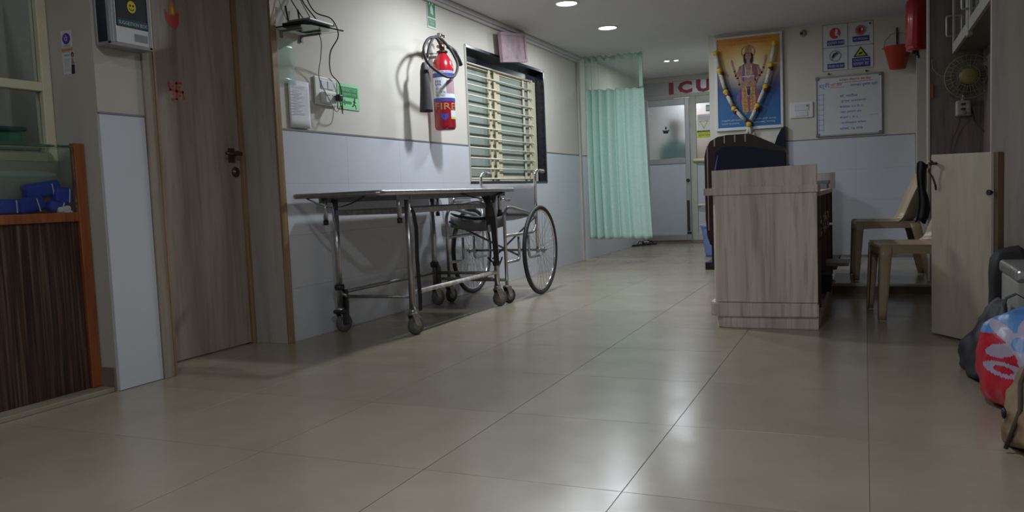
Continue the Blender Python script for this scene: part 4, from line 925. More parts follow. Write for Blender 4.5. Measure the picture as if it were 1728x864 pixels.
B().prism([(cx0, cy0 + .004, .722), (cx1 - .003, cy0 + .004, .722), (cx1 - .003, cy0 + .004, .822), (cx0, cy0 + .004, .812)], (0, .03, 0)).obj('upstand', 'lamlight', t)
B().box(cx0, cy0 + .035, .722, cx0 + .025, cy1, .812, bev=.001).obj('upstand', 'lamlight', t)
B().box(cx0 + .13, cy0 + .285, .66, cx1 - .004, cy1, .685, bev=.001).obj('worktop', 'lamlight', t)
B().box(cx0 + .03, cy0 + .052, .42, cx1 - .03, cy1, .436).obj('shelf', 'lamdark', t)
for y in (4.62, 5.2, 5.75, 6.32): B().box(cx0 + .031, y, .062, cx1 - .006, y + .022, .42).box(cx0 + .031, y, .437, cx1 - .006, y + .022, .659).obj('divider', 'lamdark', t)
B().box(cx0 + .14, cy1 - .03, .686, cx1 + .015, cy1, .80, bev=.002).obj('back_upstand', 'lamgrey', t)
B().box(cx0 + .2, 5.32, .215, cx1 + .12, 5.62, .235, bev=.002).obj('pull_out_shelf', 'lamgrey', t)
dr = B().box(cx0 + .2, 4.98, .10, cx1 + .03, 5.19, .20, bev=.002).obj('drawer', 'bagblack', t)
B().tube([(cx1 + .03, 5.05, .15), (cx1 + .05, 5.05, .15), (cx1 + .05, 5.12, .15), (cx1 + .03, 5.12, .15)], .004, 6, fillet=.01).obj('drawer_handle', 'steel', dr)
for q, (y, z, dx) in enumerate(((4.72, .437, .0), (4.95, .437, .01), (5.35, .437, .0), (5.5, .437, .008))):
    o = B()
    for s in range(5): o.box(cx1 - .16, y, z + .001 + s * .022, cx1 - .01 + dx - .004 * (s % 3), y + .13, z + .02 + s * .022, bev=.002)
    tag(o.obj('file_stack', ['lamgrey', 'lamdark'][q % 2], None, org=(cx1 - .1, y, z)), ['dim stack of files nearest the front inside the counter shelf', 'second dim stack of files inside the counter shelf', 'third dim stack of files inside the counter shelf', 'rearmost dim stack of files inside the counter shelf'][q], 'files', 'file stacks in the counter')
tag(B().box(cx1 - .14, 5.9, .6865, cx1 - .02, 6.15, .72, bev=.004).box(cx1 - .12, 5.95, .7205, cx1 - .01, 6.1, .745, bev=.004).obj('papers', 'trim', None, org=(cx1 - .08, 6, .687)), 'dark bundle of papers on the counter worktop at its far end', 'papers')
# =================== PLASTIC CHAIRS ===================
def plastic_chair(loc, rz, label):
    t = thing('plastic_chair', label, 'chair', (0, 0, 0), 'armless tan plastic chairs')
    W = .20; D0, D1 = -.19, .20; sh_ = .395     # local: front at -y
    def seat(u, v):
        x = -W + 2 * W * u; y = D0 + (D1 - D0) * v
        z = sh_ - .022 * math.sin(math.pi * u) * math.sin(math.pi * min(1, v * 1.1)) - (.02 * (1 - v * 6) ** 2 if v < .166 else 0) - .01 * v
        return (x, y, z)
    B().grid(seat, 14, 14).obj('seat', 'plastchair', t, solid=.006)
    b = B()
    for sx in (-1, 1):
        b.prism([(sx * W, D0 + .0, sh_ + .001), (sx * W, D1, sh_ - .008), (sx * W, D1, sh_ - .05), (sx * W, D0 + .08, sh_ - .05), (sx * W, D0 + .02, sh_ - .06)], (-sx * .007, 0, 0), .002)
    b.box(-W, D0 - .002, sh_ - .055, W, D0 + .006, sh_ - .018, bev=.002).obj('apron', 'plastchair', t)
    def back(u, v):
        h = sh_ - .012 + .40 * v
        wv_ = W * (1 + .05 * math.sin(math.pi * v)) * (1 - .12 * v ** 4); x = -wv_ + 2 * wv_ * u
        y = D1 - .005 + .13 * v ** 1.2 + .03 * math.sin(math.pi * u) - .03
        if v < .12: y -= .03 * (1 - v / .12) ** 2
        y -= .075 * (abs(u - .5) * 2) ** 4 * (1 - .35 * v)
        return (x, y, h - .035 * (abs(u - .5) * 2) ** 3 * v)
    bk = bmesh.new()
    b = B(); nu, nv = 14, 20
    g = [[b.bm.verts.new(Vector(back(i / nu, j / nv))) for j in range(nv + 1)] for i in range(nu + 1)]
    for i in range(nu):
        for j in range(nv):
            if 4 <= j < 16 and i in (3, 5, 8, 10): continue
            f_ = b.bm.faces.new((g[i][j], g[i + 1][j], g[i + 1][j + 1], g[i][j + 1])); f_.smooth = True
    b.obj('backrest', 'plastchair', t, solid=.007)
    bk.free()
    for sx in (-1, 1):
        # channel section legs, tapering and splayed
        def leg(top, bot, fw, fd, tw, sgn_y, name='leg'):
            b = B(); n = 8; pts = []
            tx, ty, tz_ = top; bx, by, bz = bot
            for (ax, ay) in ((0, 0), (-sx * fw, 0)): pass
            # outer side plate
            def plate(u, v):
                k = 1 - v; w_ = fd * (.62 + .38 * v)
                return (bx + (tx - bx) * v, by + (ty - by) * v - sgn_y * (0) + sgn_y * w_ * u, bz + (tz_ - bz) * v)
            B_ = b.grid(plate, 3, n)
            def face(u, v):
                w_ = fw * (.62 + .38 * v)
                return (bx + (tx - bx) * v - sx * w_ * u, by + (ty - by) * v, bz + (tz_ - bz) * v)
            b.grid(face, 3, n)
            bmesh.ops.remove_doubles(b.bm, verts=b.bm.verts, dist=.0002)
            b.obj(name, 'plastchair', t, solid=.006)
        leg((sx * W, D0, sh_ - .012), (sx * (W + .012), D0 - .012, .003), .055, .055, 0, 1)
        leg((sx * W, D1, sh_ - .02), (sx * (W + .02), D1 + .075, .003), .05, .06, 0, -1)
    t.location = loc; t.rotation_euler = (0, 0, rz)
    return t
# near chair faces -X: local front (-y) turned to -x  => rotate by -90deg
plastic_chair((.235, 4.83, 0), math.radians(-90 + 8), 'tan plastic chair standing on the lower floor, nearer of the two')
plastic_chair((.115, 6.06, dz), math.radians(-90 + 4), 'tan plastic chair on the raised dais with black cloth over its back')
t = thing('black_cloth', 'black cloth strip hanging over the back of the chair on the dais', 'cloth', (.36, 6.0, .5))
B().grid(lambda u, v: (.318 + (.055 + .012 * math.sin(7 * v)) * u - .02 * (1 - v) + .01 * math.sin(5 * v), 5.815 + .008 * math.sin(9 * u) + .02 * v, .45 + .38 * v + .012 * math.sin(5 * u)), 8, 14).obj('cloth', 'strap', t, solid=.006)
# =================== HALF DOOR PANEL ===================
pa, pb = Vector((.281, 4.208, 0)), Vector((.504, 3.882, 0)); dd = (pb - pa).normalized(); nn = Vector((-dd.y, dd.x, 0))
if nn.y < 0: nn = -nn
t = thing('half_height_door', 'half height pale laminate gate standing ajar in front of the plastic chairs', 'gate', pa)
B().prism([pa + Vector((0, 0, .012)), pb - dd * .035 + Vector((0, 0, .012)), pb - dd * .035 + Vector((0, 0, .828)), pa + Vector((0, 0, .836))], nn * .03).obj('board', 'lampanel', t)
B().prism([pb - dd * .0345 + Vector((0, 0, .012)), pb + Vector((0, 0, .012)), pb + Vector((0, 0, .826)), pb - dd * .0345 + Vector((0, 0, .829))], nn * .03).obj('edging', 'brownedge', t)
c = pa + dd * .035 - nn * .002
b = B().cyl(c + Vector((0, 0, .795)), c + Vector((0, 0, .795)) - nn * .03, .007, 10).tube([c + Vector((0, 0, .795)) - nn * .026, c + Vector((0, 0, .76)) - nn * .03 + dd * -.012, c + Vector((0, 0, .735)) - nn * .016 - dd * .004, c + Vector((0, 0, .70)) - nn * .012 + dd * .008, c + Vector((0, 0, .675)) - nn * .006 + dd * .006], .0045, 8).sphere(c + Vector((0, 0, .80)) - nn * .028, .011, n=10)
b.obj('hook_latch', 'bronze', t)
c2 = pa + dd * .365 + Vector((0, 0, .66)); B().cyl(c2, c2 - nn * .012, .008, 10).cyl(c2 - nn * .012, c2 - nn * .02, .012, 12).obj('bolt_head', 'black', t)
# =================== BACK WALL THINGS ===================
PW, PH = .607, .87
ox, oz = -1.286, 1.25
t = thing('deity_poster', 'framed poster of a four-armed deity on yellow and blue ground, hung with flowers', 'poster', (ox, BY - .02, oz))
b = B(); yF = BY - .03
for a in ((ox, oz, ox + PW, oz + .028), (ox, oz + PH - .02, ox + PW, oz + PH), (ox, oz + .028, ox + .022, oz + PH - .02), (ox + PW - .022, oz + .028, ox + PW, oz + PH - .02)): b.box(a[0], yF, a[1], a[2], BY - .001, a[3], bev=.003)
b.obj('frame', 'signwhite', t)
B().box(ox + .022, yF + .008, oz + .028, ox + PW - .022, yF + .014, oz + PH - .02).obj('picture_ground', 'godbg', t)
f = Flat((ox + PW / 2, yF + .008, oz), (1, 0, 0), (0, 0, 1)); X0_ = 0
L = f
L.kx = 1.
L.poly([(-.055, .165), (.05, .155), (.062, .26), (.058, .40), (-.062, .40), (-.066, .26)], 'godorange', 3)
L.poly([(-.006, .16), (.008, .16), (.014, .40), (-.02, .40)], 'godmauve', 4).poly([(-.04, .18), (-.03, .17), (-.026, .38), (-.042, .38)], 'godgold', 4).poly([(.026, .17), (.034, .18), (.042, .38), (.03, .38)], 'godgold', 4)
for q in range(6): L.line([(-.05, .19 + q * .034), (.0, .178 + q * .034), (.05, .192 + q * .034)], .003, 'godmauve', 5)
L.poly([(-.07, .40), (-.115, .30), (-.10, .25), (-.13, .21), (-.085, .235), (-.062, .33)], 'godviolet', 3).poly([(.06, .40), (.10, .32), (.085, .26), (.11, .22), (.075, .24), (.056, .33)], 'godmauve', 3)
L.poly([(-.082, .585), (-.03, .61), (.03, .61), (.086, .585), (.07, .48), (.06, .39), (-.064, .39), (-.076, .48)], 'godpink', 4)
L.poly([(.022, .61), (.088, .588), (.10, .50), (.07, .42), (.045, .50)], 'godmauve', 5).poly([(-.03, .61), (-.05, .60), (-.058, .46), (-.04, .44)], 'godviolet', 5)
L.line([(-.075, .575), (-.115, .50), (-.125, .545), (-.142, .60)], .017, 'godpink', 4).line([(.08, .575), (.118, .51), (.135, .56), (.152, .625)], .017, 'godpink', 4).ell(-.144, .615, .010, .015, 'godpink', 5, 10).ell(.156, .64, .012, .016, 'godpink', 5, 10)
L.line([(-.08, .57), (-.10, .48), (-.085, .42), (-.04, .43)], .019, 'godpink', 6).line([(.082, .57), (.10, .49), (.06, .455), (.0, .45)], .019, 'godpink', 6)
L.annulus(.158, .662, .007, .011, 'godgold', 6, 12).poly([(-.158, .625), (-.138, .628), (-.146, .655), (-.155, .65)], 'godgold', 6)
L.ell(0, .715, .064, .06, 'godgold', 3).ell(0, .715, .052, .048, 'halo', 4).ell(-.026, .655, .018, .05, 'hair', 4).ell(.028, .655, .018, .05, 'hair', 4)
L.poly([(-.016, .60), (.016, .60), (.016, .65), (-.016, .65)], 'godpink', 5).ell(0, .672, .027, .036, 'godpink', 6).poly([(-.034, .695), (.034, .695), (.028, .745), (.012, .775), (-.012, .775), (-.028, .745)], 'godgold', 7)
L.line([(-.034, .70), (.034, .70)], .006, 'godmauve', 8).ell(0, .73, .007, .009, 'redink', 8, 8)
L.line([(-.016, .678), (-.005, .678)], .0035, 'ink', 7).line([(.005, .678), (.016, .678)], .0035, 'ink', 7).line([(-.006, .653), (.006, .653)], .003, 'redink', 7)
L.line([(-.028, .60), (-.012, .56), (.012, .56), (.028, .60)], .006, 'godgold', 6).line([(-.03, .60), (-.022, .50), (0, .47), (.022, .50), (.03, .60)], .007, 'garwhite', 6).line([(-.055, .49), (.05, .49)], .007, 'signwhite', 7)
L.ell(0, .445, .016, .022, 'godgold', 8, 12).line([(-.062, .40), (.058, .40)], .011, 'godgold', 8).line([(-.026, .395), (-.01, .31), (.012, .31), (.028, .395)], .006, 'garwhite', 7).ell(0, .345, .016, .03, 'hair', 7, 12)
L.line([(-.03, .16), (-.03, .145)], .018, 'godpink', 3).line([(.03, .155), (.032, .14)], .018, 'godpink', 3)
L.kx = 1.
L.text('॥ आरोग्यम् धनसंपदा ॥', -.16, .815, .36, .018, 'redink', 2).text('सर्वे सन्तु निरामयाः', -.19, .785, .36, .018, 'redink', 2)
L.text('आयुर्वेदो हितं सर्वम्', -.25, .085, .18, .018, 'signwhite', 2).text('सुखिनः सर्वे भवन्तु', .04, .085, .20, .018, 'signwhite', 2).text('शान्तिः स्वास्थ्यम्', -.25, .055, .16, .018, 'signwhite', 2).text('मंगलम् भवतु', .04, .055, .19, .018, 'signwhite', 2)
L.obj('print', t)
t = thing('flower_garland', 'V shaped white, yellow and maroon flower garland hanging over the deity poster', 'garland', (ox + PW / 2, BY - .05, oz + .75))
def seg_pts():
    c = ox + PW / 2
    left = [(ox + .012, oz + .725), (ox + .045, oz + .56), (ox + .10, oz + .36), (ox + .17, oz + .20), (c - .01, oz + .06)]
    right = [(ox + PW - .065, oz + .76), (ox + PW - .10, oz + .57), (ox + PW - .15, oz + .38), (ox + PW - .225, oz + .21), (c + .005, oz + .06)]
    return left, right
yG = yF - .030
for arm in seg_pts():
    for (a, b_) in zip(arm, arm[1:]):
        A, Bq = Vector((a[0], yG, a[1])), Vector((b_[0], yG, b_[1])); d = (Bq - A).normalized()
        B().tube([A + d * .02, (A + Bq) / 2 + Vector((0, -.002, 0)), Bq - d * .03], .0175, 10).obj('white_strand', 'garwhite', t)
        B().sphere(A, .026, (1, 1, .95), 12, .15).obj('yellow_flower', 'garyellow', t)
        if a is not arm[0]: B().sphere(A + d * .0 + Vector((.018 if arm[0][0] < ox + .3 else -.002, .004, -.030)), .027, (1, .9, .85), 12, .2).obj('maroon_flower', 'garmaroon', t)
c = Vector((ox + PW / 2, yG, oz + .045)); B().sphere(c, .026, (1, 1, 1.1), 12, .15).obj('yellow_flower', 'garyellow', t); B().sphere(c + Vector((0, .004, .022)), .026, (1, .8, .6), 12, .2).obj('maroon_flower', 'garmaroon', t)
for q in (-1, 1): B().tube([c + Vector((0, 0, -.02)), c + Vector((q * .018, 0, -.09))], lambda u: .012 + .006 * u, 8).obj('tassel', 'garwhite', t)
# four-part sign
f = onback(-.130, 1.925)
f.rect(-.208, -.203, .208, .203, 'signwhite', 1, .004).line([(0, -.2), (0, .2)], .005, 'greyink', 5).line([(-.208, 0), (.208, 0)], .005, 'greyink', 5)
f.line([(-.208, -.203), (.208, -.203), (.208, .203), (-.208, .203), (-.208, -.203)], .004, 'greyink', 5)
f.ell(-.105, .125, .045, .048, 'redink', 6).poly([(-.10, .10), (-.085, .10), (-.08, .15), (-.095, .165), (-.105, .13)], 'signwhite', 7).line([(-.075, .09), (-.085, .12)], .01, 'signwhite', 7).text('धूम्रपान मनाई', -.165, .02, .135, .04, 'signwhite', 7); f.rect(-.17, .018, -.03, .064, 'bluelabel', 6)
f.ell(.105, .13, .045, .045, 'pink', 6).ell(.105, .13, .032, .032, 'redink', 7).rect(.095, .115, .105, .148, 'ink', 8).ell(.118, .135, .008, .012, 'signwhite', 8, 10).rect(.04, .032, .175, .078, 'bluelabel', 6).text('NO SMOKING', .05, .044, .115, .02, 'signwhite', 7)
f.annulus(-.105, -.075, .043, .049, 'greyink', 6).poly([(-.135, -.085), (-.12, -.055), (-.09, -.04), (-.075, -.055), (-.10, -.07), (-.12, -.095)], 'ink', 7).line([(-.14, -.11), (-.07, -.04)], .006, 'greyink', 8).rect(-.17, -.185, -.03, -.14, 'bluelabel', 6).text('मोबाईल बंद ठेवा', -.165, -.178, .13, .03, 'signwhite', 7)
f.poly([(.045, -.10), (.165, -.10), (.105, -.012)], 'ink', 6).poly([(.063, -.092), (.147, -.092), (.105, -.028)], 'signyellow', 7).poly([(.085, -.075), (.11, -.06), (.125, -.062), (.115, -.075), (.10, -.085)], 'ink', 8).rect(.035, -.19, .18, -.108, 'bluelabel', 6).text('CAUTION', .045, -.138, .125, .018, 'signwhite', 7).text('सावधान रहा', .045, -.18, .125, .03, 'signwhite', 7)
f.ell(.182, .18, .008, .008, 'ink', 6, 10)
tag(f.obj('safety_sign'), 'square sign of four safety pictograms with blue captions on back wall', 'sign')
# whiteboard notice
t = thing('notice_board', 'hanging whiteboard with blue handwriting and red heading above the white tile', 'board', (-.12, BY, 1.4))
rt = (0, 0)
b = B(); bx_0, bx_1, bz_0, bz_1 = -.402, .147, 1.14, 1.675
for a in ((bx_0, bz_0, bx_1, bz_0 + .014), (bx_0, bz_1 - .014, bx_1, bz_1), (bx_0, bz_0, bx_0 + .012, bz_1), (bx_1 - .012, bz_0, bx_1, bz_1)): b.box(a[0], BY - .02, a[1], a[2], BY - .001, a[3], bev=.002)
b.obj('frame', 'alu', t)
B().box(bx_0 + .012, BY - .012, bz_0 + .014, bx_1 - .012, BY - .004, bz_1 - .014).obj('board', 'signwhite', t)
b = B()
for x in (bx_0, bx_1 - .03):
    for z in (bz_0, bz_1 - .03): b.box(x, BY - .022, z, x + .03, BY - .0125, z + .03, bev=.003)
b.obj('corner_cap', 'trim', t)
for x in (-.29, .02): B().cyl((x, BY, bz_1 + .02), (x, BY - .02, bz_1 + .02), .008, 8).obj('nail', 'black', t)
f = Flat((bx_0, BY - .012, bz_0), (1, 0, 0), (0, 0, 1))
f.text('साईकृपा हॉस्पिटल सेवा केंद्र', .20, .478, .26, .028, 'redink', 1, .01).line([(.18, .468), (.47, .472)], .004, 'redink', 1)
f.text('दि. वार', .13, .44, .09, .03, 'redink', 1).line([(.12, .43), (.24, .43)], .003, 'redink', 1).text('उपलब्ध सुविधा सूची', .29, .425, .22, .03, 'blueink', 1, .012).text('श्री', .03, .42, .09, .06, 'blueink', 1)
for q, s_ in enumerate(('डॉ. पाटील', 'रुग्ण तपासणी', 'सकाळ १० ते २', 'रक्त तपासणी सेवा', 'संध्या ५ ते ९', 'अतिदक्षता विभाग', 'औषधे २४ तास')): f.text(s_, .20 + .01 * (q % 2), .34 - q * .048, .15 + .06 * ((q * 3) % 4) / 3, .026, 'blueink', 1, .012)
f.line([(.065, .05), (.068, .38)], .003, 'blueink', 1).line([(.03, .05), (.033, .38)], .002, 'blueink', 1)
for q in range(8): f.line([(.025, .06 + .045 * q), (.075, .06 + .045 * q)], .003, 'redink' if q % 3 == 2 else 'blueink', 1)
f.line([(.45, .17), (.52, .172)], .002, 'blueink', 1)
f.obj('writing', t)
sb = thing('switch_plate', 'white switch plate on back wall between poster and whiteboard', 'switchboard', (-.52, BY, 1.40))
B().box(-.62, BY - .014, 1.325, -.424, BY - .001, 1.465, bev=.004).obj('plate', 'white', sb)
B().box(-.585, BY - .019, 1.39, -.46, BY - .0145, 1.445, bev=.002).obj('switch_row', 'signwhite', sb); B().box(-.575, BY - .019, 1.34, -.47, BY - .0145, 1.38, bev=.002).obj('switch_row', 'signwhite', sb)
B().cyl((-.475, BY - .019, 1.43), (-.475, BY - .0215, 1.43), .010, 12).obj('indicator', 'pink', sb)
t = thing('wall_sensor', 'small dark round sensor stub on the back wall right of the poster', 'sensor', (-.50, BY, 2.07))
B().lathe([(.032, 0), (.030, .008), (.018, .014), (.018, .03), (.012, .036), (0, .036)], (-.50, BY - .001, 2.08), (0, -1, 0), 20).obj('body', 'offwhite', t)
B().sphere((-.512, BY - .034, 2.075), .014, n=12).obj('eye', 'black', t)
# bucket
t = thing('fire_bucket', 'red conical fire bucket hanging on a wall hook', 'bucket', (.265, BY - .12, 1.8))
bc = Vector((.266, BY - .13, 0)); rT, rB_ = .108, .062; zT, zB = 1.855, 1.672
B().lathe([(0, zB), (rB_, zB), (rT, zT), (rT + .006, zT + .003), (rT + .004, zT + .008), (rT - .004, zT), (rB_ - .003, zB + .004), (0, zB + .004)], bc, 'z', 32).obj('body', 'bucket', t)
B().tube([bc + Vector((-rT, 0, zT)), bc + Vector((-rT * .9, .01, zT + .06)), bc + Vector((-rT * .5, .03, zT + .115)), bc + Vector((0, .04, zT + .135)), bc + Vector((rT * .5, .03, zT + .115)), bc + Vector((rT * .9, .01, zT + .06)), bc + Vector((rT, 0, zT))], .003, 6).obj('handle', 'steeldull', t)
B().cyl(bc + Vector((-rT - .012, 0, zT)), bc + Vector((-rT + .004, 0, zT)), .008, 10).obj('ear', 'steeldull', t)
B().box(bc.x - .008, BY - .012, 1.86, bc.x + .008, BY - .001, 2.04, bev=.002).box(bc.x - .008, BY - .10, 1.978, bc.x + .008, BY - .012, 1.986).obj('hook', 'bronze', t)
# ceiling-hung red cylinder
t = thing('hanging_extinguisher', 'glossy red cylinder hanging from the ceiling in front of the bucket', 'extinguisher', (.365, 6.9, 1.6))
e_ = Vector((.365, 6.9, 0)); r = .077
B().lathe([(0, 1.685), (r * .7, 1.685), (r * .92, 1.69), (r * .96, 1.705), (r * .96, 1.725), (r, 1.73), (r, 2.02), (r * .95, 2.045), (r * .75, 2.065), (.02, 2.075), (.012, 2.149), (0, 2.149)], e_, 'z', 36).obj('cylinder', 'red', t)
B().cyl(e_ + Vector((0, 0, 1.652)), e_ + Vector((0, 0, 1.684)), .016, 12).cyl(e_ + Vector((.012, 0, 1.63)), e_ + Vector((.012, 0, 1.652)), .008, 10).box(e_.x - .03, 6.88, 1.662, e_.x - .016, 6.92, 1.684).obj('valve', 'rubber', t)
B().torus(e_ + Vector((0, 0, 1.72)), (0, 0, 1), r * .98, .004, 32, 6).obj('band', 'darkred', t)
# overhead cabinet
t = thing('overhead_cabinet', 'white framed overhead cabinet with glass doors, partly ajar, at top right', 'cabinet', (.6, 5.0, 1.5))
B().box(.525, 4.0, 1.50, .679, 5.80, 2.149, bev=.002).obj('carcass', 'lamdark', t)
def cdoor(y0, y1, x, ang, name='door'):
    b = B()
    for a in ((y0, y1, 1.49, 1.55), (y0, y1, 2.08, 2.14), (y0, y0 + .05, 1.55, 2.08), (y1 - .05, y1, 1.55, 2.08)): b.box(x - .018, a[0], a[2], x, a[1], a[3], bev=.002)
    o = b.obj(name, 'offwhite', t)
    B().box(x - .012, y0 + .05, 1.55, x - .007, y1 - .05, 2.08).obj('pane', 'glass', o)
    B().tube([(x - .018, y1 - .02, 1.60), (x - .05, y1 - .02, 1.60), (x - .05, y1 - .02, 1.72), (x - .018, y1 - .02, 1.72)], .006, 8, fillet=.01).obj('handle', 'alu', o)
    if ang:
        R3 = Matrix.Rotation(ang, 4, 'Z'); pv = Vector((x, y1, 0)) if ang > 0 else Vector((x, y0, 0)); o_ = ORG['overhead_cabinet']
        loc = pv - o_; o.matrix_basis = Matrix.Translation(loc) @ R3 @ Matrix.Translation(-loc)
    return o
cdoor(5.02, 5.79, .522, 0); cdoor(4.02, 4.93, .522, 0)
B().box(.5, 4.94, 1.47, .524, 5.01, 1.56, bev=.004).box(.5, 4.94, 1.56, .524, 5.01, 2.14, bev=.003).obj('centre_stile', 'offwhite', t)
# wall fan
t = thing('wall_fan', 'small old wall fan with yellowed hub and round wire guard', 'fan', (.575, 5.84, 1.2))
fc = Vector((.585, 5.70, 1.335)); ax = Vector((-.12, -1, .02)).normalized()
u_ = ax.orthogonal().normalized(); v_ = ax.cross(u_)
o = B().torus(fc, ax, .13, .0035, 40, 6).torus(fc + ax * .035, ax, .095, .0018, 36, 5).torus(fc + ax * .045, ax, .06, .0018, 30, 5)
for q in range(28):
    a = 2 * math.pi * q / 28; d = u_ * math.cos(a) + v_ * math.sin(a)
    o.tube([fc + d * .13, fc + d * .095 + ax * .035, fc + d * .045 + ax * .048], .0011, 4)
    o.tube([fc + d * .13, fc + d * .095 - ax * .035, fc + d * .045 - ax * .045], .0011, 4)
o.obj('guard', 'fanwire', t)
B().lathe([(0, .052), (.035, .05), (.05, .042), (.054, .032), (0, .03)], fc, ax, 24).obj('hub_badge', 'fanyellow', t)
for q in range(3):
    a = 2 * math.pi * q / 3 + .5; d = u_ * math.cos(a) + v_ * math.sin(a); e2 = u_ * -math.sin(a) + v_ * math.cos(a)
    B().prism([fc + d * .02 - e2 * .01, fc + d * .05 - e2 * .035 + ax * .008, fc + d * .105 - e2 * .03 + ax * .01, fc + d * .115 + e2 * .01, fc + d * .09 + e2 * .045 - ax * .01, fc + d * .03 + e2 * .02], ax * .002).obj('blade', 'fandark', t)
B().box(fc.x - .018, fc.y - .056, fc.z - .005, fc.x + .012, fc.y - .052, fc.z + .008).cyl(fc - ax * .02, fc + ax * .028, .022, 16).obj('rotor', 'fanyellow', t)
B().cyl(fc - ax * .09, fc - ax * .02, .042, 20).obj('motor', 'offwhite', t)
B().tube([fc - ax * .06 - Vector((0, 0, .03)), Vector((.57, 5.79, 1.24)), Vector((.567, 5.82, 1.20))], .012, 8).obj('arm', 'offwhite', t)
B().box(.525, 5.80, 1.105, .61, 5.849, 1.205, bev=.014, seg=3).obj('base', 'offwhite', t)
for z in (1.18, 1.15): B().box(.553, 5.797, z - .008, .578, 5.8005, z + .006, bev=.001).obj('push_button', 'black', t)
B().lathe([(.012, 0), (.012, .008), (.009, .01)], (.568, 5.799, 1.128), (0, -1, 0), 12).obj('knob', 'trim', t)
cable([(.60, 5.83, 1.20), (.62, 5.84, 1.13), (.64, 5.84, 1.06), (.68, 5.80, 1.0)], .003, 'black', 'thick dark cord sagging right from the wall fan', 'fan cords')
cable([(.55, 5.83, 1.10), (.535, 5.84, 1.03), (.505, 5.84, .95), (.50, 5.842, .85)], .0018, 'brownseam', 'thin brown cord hanging straight down below the wall fan', 'fan cords')
cable([(.47, 5.83, 1.36), (.43, 5.84, 1.38), (.40, 5.84, 1.42), (.395, 5.84, 1.48)], .002, 'greyink', 'thin grey cord running left from the fan guard to the partition edge', 'fan cords')
tag(B().box(.392, PY - .012, 1.235, .402, PY - .001, 1.32, bev=.001).obj('red_tag', 'bucket'), 'narrow red tag stuck at the left edge of the laminate partition', 'tag')
# =================== BAGS ===================
def blob(name, pts, mt, parent, sub=2, amp=.012, ns=9, sharp=1.0):
    """convex bag body from a point cloud, subdivided and wrinkled"""
    from mathutils import noise as N_
    bm = bmesh.new()
    for p in pts: bm.verts.new(p)
    bmesh.ops.convex_hull(bm, input=bm.verts)
    for v in [v for v in bm.verts if not v.link_faces]: bm.verts.remove(v)
    bmesh.ops.subdivide_edges(bm, edges=bm.edges, cuts=4, use_grid_fill=True)
    for _ in range(int(6 * sharp)): bmesh.ops.smooth_vert(bm, verts=bm.verts, factor=.5, use_axis_x=True, use_axis_y=True, use_axis_z=True)
    bmesh.ops.subdivide_edges(bm, edges=bm.edges, cuts=1, use_grid_fill=True)
    bm.normal_update()
    for v in bm.verts:
        n_ = N_.noise(v.co * ns) + .5 * N_.noise(v.co * ns * 2.3) - .7 * abs(N_.noise(v.co * ns * 1.4 + Vector((3, 1, 2))))
        v.co += v.normal * n_ * amp; v.co.z = max(v.co.z, .0015)
    for f in bm.faces: f.smooth = True
    b = B(); b.bm.free(); b.bm = bm
    return b.obj(name, mt, parent)
t = thing('black_bag', 'crumpled black plastic bag on the floor behind the red carrier bag', 'bag', (.42, 3.3, 0))
blob('body', [(.325, 3.58, .0), (.318, 3.56, .05), (.345, 3.22, .0), (.43, 3.16, 0), (.465, 3.2, 0), (.465, 3.6, 0), (.37, 3.40, .18), (.41, 3.35, .27), (.46, 3.3, .31), (.465, 3.5, .30), (.40, 3.18, .16), (.45, 3.17, .25)], 'bagblack', t, amp=.018, ns=11, sharp=.5)
t = thing('carrier_bag', 'red and light blue carrier bag with white flower print slumped on floor', 'bag', (.45, 3.0, 0))
cc = blob('body', [(.325, 2.99, .02), (.35, 2.86, 0), (.46, 2.74, 0), (.62, 2.78, 0), (.65, 3.05, 0), (.40, 3.09, 0), (.305, 2.99, .15), (.33, 2.95, .25), (.385, 2.97, .345), (.46, 2.92, .37), (.58, 2.87, .34), (.66, 2.97, .25), (.42, 2.74, .14)], 'bagred', t, amp=.012, ns=9)
me = cc.data; me.materials.append(M['bagblue']); me.materials.append(M['bagwhite'])
def bagcol(p):
    z = p.z; 
    y2, z2 = p.x - .425, p.z - .215
    r_ = math.hypot(y2, z2 * 1.1); a = math.atan2(z2, y2)
    if r_ < .062 + .028 * math.cos(5 * a + .6): return 2 if r_ > .022 else 1
    if z > .235 + .10 * (p.x - .36): return 1
    y3, z3 = p.x - .385, p.z - .135
    if .018 < math.hypot(y3 * .8, z3 * 1.6) < .036: return 2
    return 0
bm = bmesh.new(); bm.from_mesh(me); bmesh.ops.subdivide_edges(bm, edges=bm.edges, cuts=2, use_grid_fill=True)
o3 = ORG['carrier_bag']
for f_ in bm.faces: f_.material_index = bagcol(f_.calc_center_median() + o3); f_.smooth = True
bm.to_mesh(me); bm.free()
B().band([(.40, 2.94, .32), (.405, 2.93, .345), (.43, 2.92, .36), (.46, 2.92, .34)], (0, .03, 0), .003).obj('handle', 'bagblack', t)
t = thing('tan_backpack', 'tan canvas bag with dark piping, nearest object at right edge', 'bag', (.45, 2.45, 0))
pts = [(.335, 2.46, .01), (.33, 2.50, .07), (.345, 2.56, .15), (.375, 2.62, .23), (.45, 2.62, .30), (.6, 2.6, .30), (.36, 2.36, .0), (.45, 2.22, 0), (.65, 2.22, 0), (.42, 2.24, .12), (.65, 2.25, .2), (.7, 2.7, 0), (.40, 2.72, 0), (.355, 2.35, .08)]
blob('body', pts, 'tan', t, amp=.018, ns=9)
B().tube([(.335, 2.42, .015), (.347, 2.40, .07), (.365, 2.41, .12), (.372, 2.46, .18), (.40, 2.50, .235), (.44, 2.50, .275)], .006, 8).obj('piping', 'brownseam', t)
B().tube([(.40, 2.30, .05), (.385, 2.33, .10), (.40, 2.36, .16), (.44, 2.40, .22)], .005, 8).obj('piping', 'brownseam', t)
